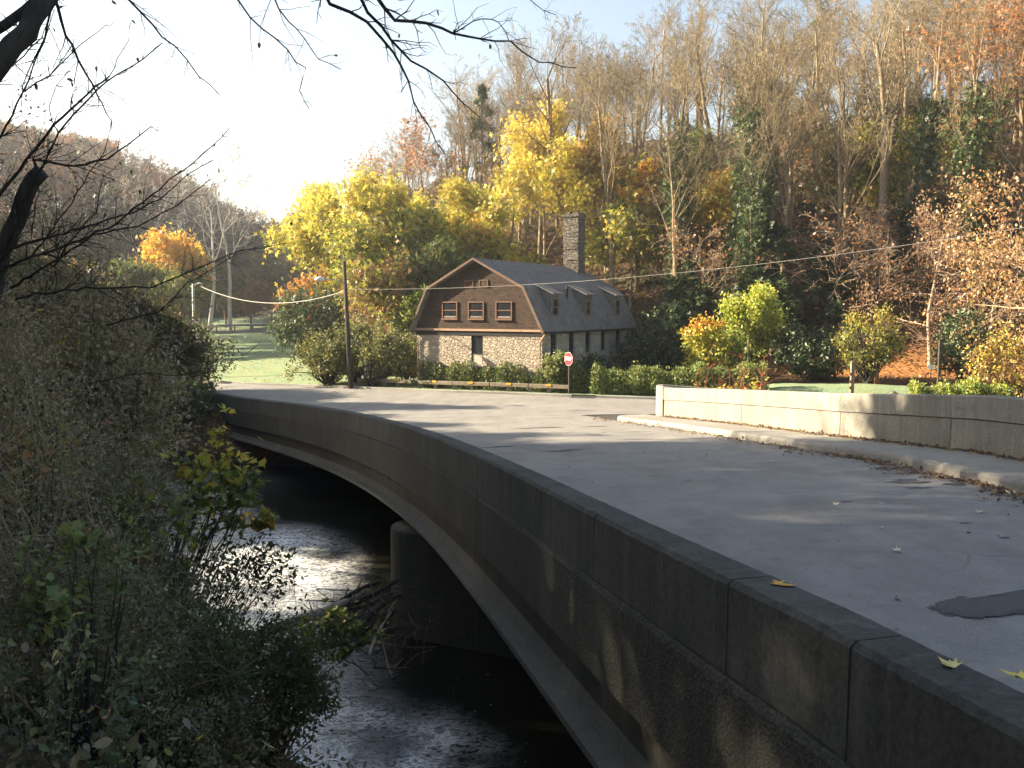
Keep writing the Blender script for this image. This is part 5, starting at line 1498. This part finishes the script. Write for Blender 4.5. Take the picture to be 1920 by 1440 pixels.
ob = Vector((-6.2, 5.2, gz(-6.2, 5.2))); ot = empty('overhanging_tree', ob); tag(ot, 'bare tree whose dark limbs and drooping twigs hang across the top of the view', 'tree')
tk = MB(); tk.tube([(0, 0, -.4), (.1, .1, 2), (.45, .3, 4.3), (.9, .4, 6.6), (1.2, .6, 9)], [.32, .28, .24, .19, .1], 12); tk.build('trunk', M_darkbark, ot, smooth=True)
V3 = lambda x, y, z: (Vector((x, y, z)), 0, 0)
polyline_tree(ot, [
    ('limb', [V3(-5.75, 5.5, ob.z + 4.2), (-60, 200, 5.6), (0, 118, 5.7), (50, 60, 5.8), (95, -10, 6.0), (150, -120, 6.3)], .085, .06),
    ('limb', [V3(-5.75, 5.4, ob.z + 4.6), (-40, 75, 5.9), (10, 42, 6.0), (75, -8, 6.2), (160, -90, 6.4)], .04, .03),
    ('limb', [(150, -120, 6.3), (350, -160, 6.8), (560, -100, 7.3), (700, -40, 7.6)], .055, .035),
    ('branch', [(560, -100, 7.3), (620, 8, 7.4), (690, 40, 7.5), (738, 98, 7.6), (765, 150, 7.7), (775, 190, 7.8), (835, 290, 8.0)], .02, .004),
    ('branch', [(640, -70, 7.5), (690, 20, 7.6), (735, 75, 7.7), (770, 110, 7.8), (830, 150, 8.0), (865, 190, 8.1), (900, 220, 8.2)], .018, .004),
    ('branch', [(660, -50, 7.5), (740, 35, 7.7), (800, 47, 7.8), (850, 62, 7.9), (900, 75, 8.0), (955, 80, 8.1), (1010, 115, 8.3), (1080, 127, 8.5)], .02, .004),
    ('branch', [(850, 62, 7.9), (870, 50, 8.0), (905, 35, 8.1), (938, 40, 8.1), (955, 78, 8.1)], .007, .004),
    ('branch', [(360, -150, 6.8), (400, -60, 6.9), (468, 30, 7.0), (540, 95, 7.1), (575, 130, 7.2), (562, 170, 7.2), (580, 205, 7.3)], .01, .003),
    ('branch', [(470, -110, 7.0), (510, -10, 7.1), (540, 40, 7.2), (570, 70, 7.2), (600, 110, 7.3), (640, 130, 7.4)], .009, .003),
    ('branch', [(200, -140, 6.5), (240, -5, 6.6), (285, 45, 6.7), (330, 90, 6.8), (372, 138, 6.9), (412, 178, 7.0)], .013, .003),
    ('branch', [(100, -10, 6.0), (115, 40, 6.1), (135, 85, 6.2), (160, 140, 6.3), (182, 180, 6.4), (200, 212, 6.4), (208, 245, 6.5)], .013, .003),
    ('branch', [(95, 20, 6.0), (85, 70, 6.1), (60, 110, 6.2), (45, 160, 6.3), (40, 200, 6.3)], .008, .003),
    ('branch', [(0, 150, 5.8), (40, 105, 5.9), (80, 75, 5.9), (90, 40, 6.0)], .006, .003),
    ('branch', [(820, -90, 7.9), (950, -40, 8.0), (1000, 5, 8.2), (1043, 28, 8.3)], .008, .003),
], 71, M_darkbark, 1.0, 11, .06)

bb = at(-14, 10.2); st_ = empty('broken_tree', bb); tag(st_, 'dark broken stemmed small tree with bare arching branches at the left', 'tree')
tr0 = Vector((bb.x, bb.y, bb.z - .3))
polyline_tree(st_, [
    ('trunk', [V3(*tr0), (-40, 640, 10.0), (5, 470, 9.8), (28, 420, 9.7), (60, 340, 9.6), (78, 322, 9.6)], .14, .085),
    ('branch', [(-30, 580, 10), (20, 440, 9.4), (60, 350, 9.2), (110, 250, 9.0), (170, 180, 8.9), (215, 140, 8.8), (270, 112, 8.8), (305, 80, 8.8)], .022, .005),
    ('branch', [(-40, 420, 9.5), (0, 365, 9.3), (50, 300, 9.2), (100, 235, 9.0), (180, 160, 9.0), (205, 143, 9.0)], .024, .008),
    ('branch', [(-40, 310, 9.4), (0, 255, 9.3), (45, 172, 9.2), (80, 80, 9.1), (102, 18, 9.0)], .016, .004),
    ('branch', [(45, 172, 9.2), (95, 140, 9.2), (135, 100, 9.2), (165, 75, 9.2), (200, 50, 9.3), (213, 42, 9.3)], .008, .003),
    ('branch', [(5, 470, 9.8), (90, 445, 9.3), (180, 420, 9.0), (250, 400, 8.9), (300, 370, 8.8), (350, 330, 8.8), (400, 300, 8.8)], .02, .004),
    ('branch', [(10, 500, 9.8), (100, 470, 9.4), (200, 430, 9.2), (300, 355, 9.1), (380, 290, 9.1), (430, 240, 9.1)], .018, .004),
    ('branch', [(75, 330, 9.6), (60, 300, 9.5), (140, 312, 9.3), (200, 300, 9.2), (240, 270, 9.1), (285, 238, 9.1), (300, 246, 9.1)], .02, .004),
    ('branch', [(20, 540, 9.8), (120, 480, 9.3), (175, 440, 9.1), (260, 425, 9.0), (330, 385, 9.0), (380, 350, 9.0), (395, 335, 9.0)], .016, .004),
    ('branch', [(30, 560, 9.8), (160, 540, 9.6), (280, 540, 9.6), (380, 500, 9.6), (450, 470, 9.7), (545, 455, 9.8)], .016, .004),
    ('branch', [(60, 480, 9.6), (120, 400, 9.3), (170, 320, 9.2), (198, 280, 9.2), (210, 220, 9.2)], .012, .003),
    ('branch', [(100, 500, 9.6), (150, 430, 9.4), (180, 400, 9.3), (195, 330, 9.2), (230, 300, 9.2)], .011, .003),
    ('branch', [(160, 720, 11), (260, 700, 10.5), (330, 705, 10.4), (400, 690, 10.4), (450, 670, 10.4), (490, 640, 10.5)], .012, .003),
    ('branch', [(200, 610, 11), (300, 585, 10.5), (350, 530, 10.4), (440, 480, 10.4), (490, 460, 10.5)], .012, .003),
    ('branch', [(60, 440, 9.5), (75, 340, 9.2), (55, 280, 9.2), (50, 235, 9.2)], .008, .003),
    ('branch', [(110, 250, 9.0), (92, 200, 9.0), (105, 160, 9.0), (145, 115, 9.0)], .006, .003),
    ('branch', [(205, 143, 9.0), (220, 110, 9.0), (240, 75, 9.0), (244, 42, 9.0)], .005, .003),
], 73, M_darkbark, 1.0, 12, .05, twl=.5)

# ================================================================== DRIFTWOOD AND LEAVES
rnd = random.Random(77)
M_drift = mk_bark('wet_driftwood', (.03, .026, .022), (.1, .085, .07))
dl = [((480, 1190, 15.2), (650, 1125, 17.6), .12, 'pale debarked log lying across the rapids', 1), ((640, 1230, 16.4), (745, 1150, 18.9), .15, 'thick dark log leaning on the pier', 0), ((610, 1170, 16.8), (748, 1092, 19.3), .08, 'dark driftwood log highest against the pier', 0),
      ((645, 1195, 16.5), (752, 1120, 18.9), .09, 'dark driftwood log in the middle of the pile', 0), ((590, 1160, 17.4), (715, 1095, 19.2), .06, 'slim driftwood pole behind the pile', 0), ((660, 1210, 16.2), (750, 1168, 18.4), .07, 'dark log beneath the middle log of the pile', 0),
      ((630, 1150, 17.6), (740, 1108, 19.4), .05, 'thin dark pole resting over the pile', 0), ((692, 1232, 15.8), (738, 1150, 17.6), .03, 'pale forked stick at the front of the pile', 1), ((735, 1268, 15.4), (708, 1178, 16.6), .016, 'bent pale stick poking into the water', 1), ((600, 1215, 16), (690, 1195, 17), .07, 'half sunken log at the foot of the pile', 0)]
M_pale = mk_bark('pale_driftwood', (.2, .17, .14), (.42, .37, .31))
for a, b, r, lab, pale in dl:
    p, q = U(*a[:2], Y=a[2]), U(*b[:2], Y=b[2]); n = 13; pts = []; w1, w2 = perp((q - p).normalized(), rnd), perp((q - p).normalized(), rnd); L = (q - p).length
    for i in range(n):
        t = i / (n - 1); pts.append((q - p) * t + w1 * math.sin(t * 2.6) * L * .05 + w2 * math.sin(t * 7) * L * .012)
    mb = MB(); mb.tube([tuple(x) for x in pts], [r * (1 - .035 * i) * rnd.uniform(.92, 1.08) * (.55 if i in (0, n - 1) else 1) for i in range(n)], 10)
    for _ in range(4):
        i = rnd.randrange(2, n - 2); d = (perp((q - p).normalized(), rnd) + (q - p).normalized() * .8).normalized(); e = pts[i] + d * rnd.uniform(.25, .6); mb.tube([tuple(pts[i]), tuple(pts[i].lerp(e, .5) + w1 * .04), tuple(e)], [min(r * .3, .018), .012, .005], 5)
    o = mb.build('driftwood_log', M_pale if pale else M_drift, None, p, smooth=True); tag(o, lab, 'log', 'driftwood caught on the pier')


SS = []
rg = np.random.default_rng(9); pc_ = U(690, 1165, Y=17.6)
for _ in range(170):
    p = np.array(pc_) + rg.normal(size=3) * np.array([.75, .8, .3]); d = rg.normal(size=3) * np.array([1, 1, .35]); d /= np.linalg.norm(d); L = rg.uniform(.2, 1.1); q_ = p + d * L * .5 + rg.normal(size=3) * .04; e = q_ + d * L * .5 + rg.normal(size=3) * .08; r = rg.uniform(.004, .022)
    SS += [(*p, *q_, r, r * .85), (*q_, *e, r * .85, r * .5)]
V, l, sz = segs_mesh('d', SS, 5); tag(link('driftwood_debris', np_mesh('driftwood_debris', V, l, sz), M_drift), kind='stuff')


def fallen_leaf(pos, size, col, rot, lab, curl=.3, tilt=(.1, .1), group=None):
    tv, tf = T_MAPLE; V = tv.copy(); V[:, 2] = curl * (V[:, 0] ** 2 * 1.2 + (V[:, 1] - .4) ** 2 * .8) + .02; V[:, 1] -= .4
    Vs = [tuple(v * size) for v in V]; mb = MB(); mb.add(Vs, tf)
    mb.tube([(0, -.4 * size, .02 * size), (.04 * size, -.75 * size, .06 * size)], .012 * size, 4)
    m = plain('fallen_leaf_blade', col, .6, .25, 30, bump=.1, obj=True)
    o = mb.build('fallen_leaf', m, None, pos); o.rotation_euler = (tilt[0], tilt[1], rot); tag(o, lab, 'leaf', group)


def on_wall(px, py):
    lo, hi = 2, 40
    for _ in range(40):
        mid = (lo + hi) / 2; p = U(px, py, Y=mid)
        if p.z < float(ztop(p.y)) + .003: hi = mid
        else: lo = mid
    return p


def on_road(px, py):
    lo, hi = 2, 60
    for _ in range(40):
        mid = (lo + hi) / 2; p = U(px, py, Y=mid)
        if p.z < float(zr(p.x, p.y)) + .006: hi = mid
        else: lo = mid
    return p


fallen_leaf(on_wall(1466, 1097), .155, (.55, .3, .05), 1.9, 'large orange yellow maple leaf on top of the dark parapet', .18, (.12, .1))
fallen_leaf(on_wall(1778, 1248), .09, (.6, .5, .2), .5, 'small curled pale leaf on the near parapet', .6, (.1, .0))
fallen_leaf(on_wall(1908, 1272), .13, (.6, .46, .1), .9, 'yellow leaf on the parapet at the right edge', .4, (.1, .2))
FG = 'scattered pale leaves on the road'
for i, (px, py, s, lab) in enumerate(((1566, 946, .1, 'pale leaf lying alone near the middle of the road'), (1681, 1034, .11, 'cream leaf on the road between the parapet and the dark patch'), (1653, 945, .07, 'tiny pale leaf right of the lone middle leaf'), (1653, 990, .07, 'tiny pale leaf above the cream leaf'),
                                      (1838, 961, .1, 'pale leaf on the road below the kerb leaf litter'), (1893, 926, .15, 'pale leaf at the road edge beside the leaf litter'), (1207, 983, .1, 'dull orange leaf near the sunlit parapet joint'), (1447, 866, .1, 'pale leaf in the shade near the far kerb'))):
    fallen_leaf(on_road(px, py), s, (.62, .55, .38) if i != 6 else (.3, .16, .08), i * 1.3, lab, .8, (.15, -.1), FG)

rng = np.random.default_rng(91); y_ = rng.uniform(5, 44, 900); x_ = Xn(y_) + .5 + rng.random(900) * (Xk(y_) - Xn(y_) - .7); k_ = rng.random(900) < np.clip(.25 + np.abs((x_ - Xn(y_)) / (Xk(y_) - Xn(y_)) - .45), 0, 1); x_, y_ = x_[k_], y_[k_]
tag(link('road_leaf_specks', leaf_mesh('road_leaf_specks', np.stack([x_, y_, zr(x_, y_) + .008], 1), .05 * rng.uniform(.4, 1.3, len(x_)), palette([(.12, .08, .05), (.3, .22, .14), (.2, .13, .07), (.4, .33, .22)], len(x_), rng), T_OVAL, rng, 0, .85), M_leaf), kind='stuff')
x_ = rng.uniform(-24, -4, 5000); y_ = rng.uniform(48, 84, 5000); k_ = (y_ > ykerb(x_) + .6) & (fbm(x_, y_, .5, 2) > -.1); x_, y_ = x_[k_], y_[k_]
tag(link('lawn_leaf_litter', leaf_mesh('lawn_leaf_litter', np.stack([x_, y_, ground(x_, y_) + .03], 1), .13 * rng.uniform(.5, 1.3, len(x_)), palette([YEL2, (.3, .2, .08), BRN, YGR], len(x_), rng), T_OVAL, rng, 0, .6), M_leaf), kind='stuff')
# leaf litter: along the kerb, along the far parapet foot, hill foot and near bank
rng = np.random.default_rng(88)
yy = rng.uniform(8, 35, 4200); off = np.abs(rng.normal(0, .22, 4200)) * (1 + .6 * np.sin(yy * 1.7)) + .02
wgt = rng.random(4200) < np.clip((26 - yy) / 12, .25, 1); yy, off = yy[wgt], off[wgt]
xx = Xk(yy) - off - .03; P1 = np.stack([xx, yy, zr(xx, yy) + .012 + rng.uniform(0, .025, len(xx))], 1)
y2 = rng.uniform(8, 33, 2600); x2 = Xf(y2) - np.abs(rng.normal(0, .12, 2600)) - .02; P2 = np.stack([x2, y2, zwalk(y2) + .008 + rng.uniform(0, .03, 2600)], 1)
P = np.concatenate([P1, P2])
tag(link('leaf_litter', leaf_mesh('leaf_litter', P, .09 * rng.uniform(.5, 1.3, len(P)), palette([(.16, .1, .06), (.25, .15, .09), (.32, .25, .18), (.11, .075, .05), (.4, .26, .1)], len(P), rng), T_OVAL, rng, 0, .75), M_leaf), kind='stuff')
px_ = rng.uniform(1380, 1960, 9000); Y_ = rng.uniform(45, 62, 9000); x_ = (px_ - 960) / F * Y_; k_ = (np.abs(Y_ - ip(x_, HBX, HBY) - .5) < 5.5) & (Y_ > ykerb(x_) + 3); x_, Y_ = x_[k_], Y_[k_]
P = np.stack([x_, Y_, ground(x_, Y_) + .04], 1)
tag(link('hillside_leaf_litter', leaf_mesh('hillside_leaf_litter', P, .2 * rng.uniform(.5, 1.3, len(P)), palette([(.36, .19, .09), (.28, .13, .06), (.42, .24, .12), BRN, (.14, .09, .05)], len(P), rng), T_OVAL, rng, 0, .6), M_leaf), kind='stuff')
x_ = rng.uniform(-8, 2, 9000); Y_ = rng.uniform(2, 15, 9000); z_ = ground(x_, Y_); k_ = (z_ > .15) & (x_ < Xn(Y_) - .1); P = np.stack([x_, Y_, z_ + .02], 1)[k_]
tag(link('bank_leaf_litter', leaf_mesh('bank_leaf_litter', P, .055 * rng.uniform(.5, 1.3, len(P)), palette([BRN, (.15, .09, .06), (.2, .12, .08), (.1, .07, .05)], len(P), rng), T_OVAL, rng, 0, .6), M_leaf), kind='stuff')
# ground cover weeds on the bank slopes
x_ = rng.uniform(-26, 1.5, 60000); Y_ = rng.uniform(3, 34, 60000); z_ = ground(x_, Y_); k_ = (z_ > .1) & (x_ < Xn(Y_) - .25) & (x_ > -.62 * Y_ - 3) & (Y_ < ip(x_, NBX, NBY) - .2) & (Y_ > 4.5 + fbm(x_, Y_, .8)); x_, Y_, z_ = x_[k_], Y_[k_], z_[k_]
hh = np.abs(rng.normal(0, .28, len(x_))) * (1 + .5 * fbm(x_, Y_, 1.1)); P = np.stack([x_, Y_, z_ + hh + .02], 1)
tag(link('bank_undergrowth', leaf_mesh('bank_undergrowth', P, .1 * rng.uniform(.5, 1.3, len(P)), palette(DB + BB, len(P), rng), T_OVAL, rng, .2, .2), M_leaf), kind='stuff')
# brushy undergrowth on the right hill and the far bank
n_ = 42000; px_ = rng.uniform(840, 2000, n_); Y_ = rng.uniform(58, 125, n_); x_ = (px_ - 960) / F * Y_; hb_ = ip(x_, HBX, HBY); k_ = (Y_ > hb_ + 2) & (fbm(x_, Y_, .22, 4) > -.22); x_, Y_ = x_[k_], Y_[k_]; hh = np.abs(rng.normal(0, 1.2, len(x_)))
P = np.stack([x_, Y_, ground(x_, Y_) + hh], 1)
tag(link('hill_undergrowth', leaf_mesh('hill_undergrowth', P, .42 * rng.uniform(.5, 1.3, len(P)), palette([(.06, .07, .03), BRN, OLV, (.1, .075, .045), (.05, .06, .025)], len(P), rng), T_SPRAY, rng), M_leaf), kind='stuff')
n_ = 16000; x_ = rng.uniform(-48, -9, n_); Y_ = rng.uniform(42, 60, n_); z_ = ground(x_, Y_); k_ = (z_ > .05) & (Y_ < ip(-x_, -xinv[::1], yinv) - .3) | ((x_ < -24) & (z_ > .05) & (Y_ < ykerb(x_) - 7)); x_, Y_, z_ = x_[k_], Y_[k_], z_[k_]; hh = np.abs(rng.normal(0, .5, len(x_)))
P = np.stack([x_, Y_, z_ + hh], 1)
tag(link('far_bank_undergrowth', leaf_mesh('far_bank_undergrowth', P, .25 * rng.uniform(.5, 1.3, len(P)), palette(DB, len(P), rng), T_SPRAY, rng), M_leaf), kind='stuff')

# ================================================================== AIR, LIGHT, CAMERA
m, nt, out = new_mat('valley_haze'); g = NT(nt)
vol = g.n('ShaderNodeVolumePrincipled'); vol.inputs['Color'].default_value = (.93, .95, 1, 1); vol.inputs['Density'].default_value = .0006; vol.inputs['Anisotropy'].default_value = .55
nt.links.new(vol.outputs[0], out.inputs['Volume'])
HAZE = True
if HAZE:
    mb = MB(); mb.box(-440, 440, -75, 830, -3, 110); tag(mb.build('haze', m), kind='stuff')

w = bpy.data.worlds.new('World'); SC.world = w; w.use_nodes = True
wn = w.node_tree; bg = wn.nodes['Background']
sky = wn.nodes.new('ShaderNodeTexSky'); sky.sky_type = 'NISHITA'; sky.sun_disc = False
sky.sun_elevation = SUN_EL; sky.sun_rotation = -SUN_AZ; sky.air_density = 1.2; sky.dust_density = 1.6; sky.ozone_density = .4
wn.links.new(sky.outputs[0], bg.inputs[0]); bg.inputs[1].default_value = .05
sl = bpy.data.lights.new('sun', 'SUN'); sl.energy = 5; sl.angle = math.radians(.5); sl.color = (1, .83, .59)
so = bpy.data.objects.new('sun', sl); C.objects.link(so); so.rotation_euler = SUN.to_track_quat('Z', 'Y').to_euler(); so.location = SUN * 100

cam = bpy.data.cameras.new('camera'); cam.sensor_fit = 'HORIZONTAL'; cam.sensor_width = 36; cam.lens = 36 * F / 1920; cam.clip_end = 2000; cam.clip_start = .05
co = bpy.data.objects.new('camera', cam); C.objects.link(co); co.location = (0, 0, ZC); co.rotation_euler = (PI / 2 - TH, 0, 0); SC.camera = co

vs = SC.view_settings; vs.view_transform = 'Standard'; vs.look = 'None'; vs.gamma = 1; vs.exposure = 2.4; vs.use_curve_mapping = False
cy_ = SC.cycles
cy_.use_denoising = True
cy_.max_bounces = 6; cy_.diffuse_bounces = 3; cy_.glossy_bounces = 3; cy_.transmission_bounces = 3; cy_.volume_bounces = 0; cy_.transparent_max_bounces = 4
cy_.use_adaptive_sampling = True; cy_.adaptive_threshold = .02; cy_.sample_clamp_indirect = 4
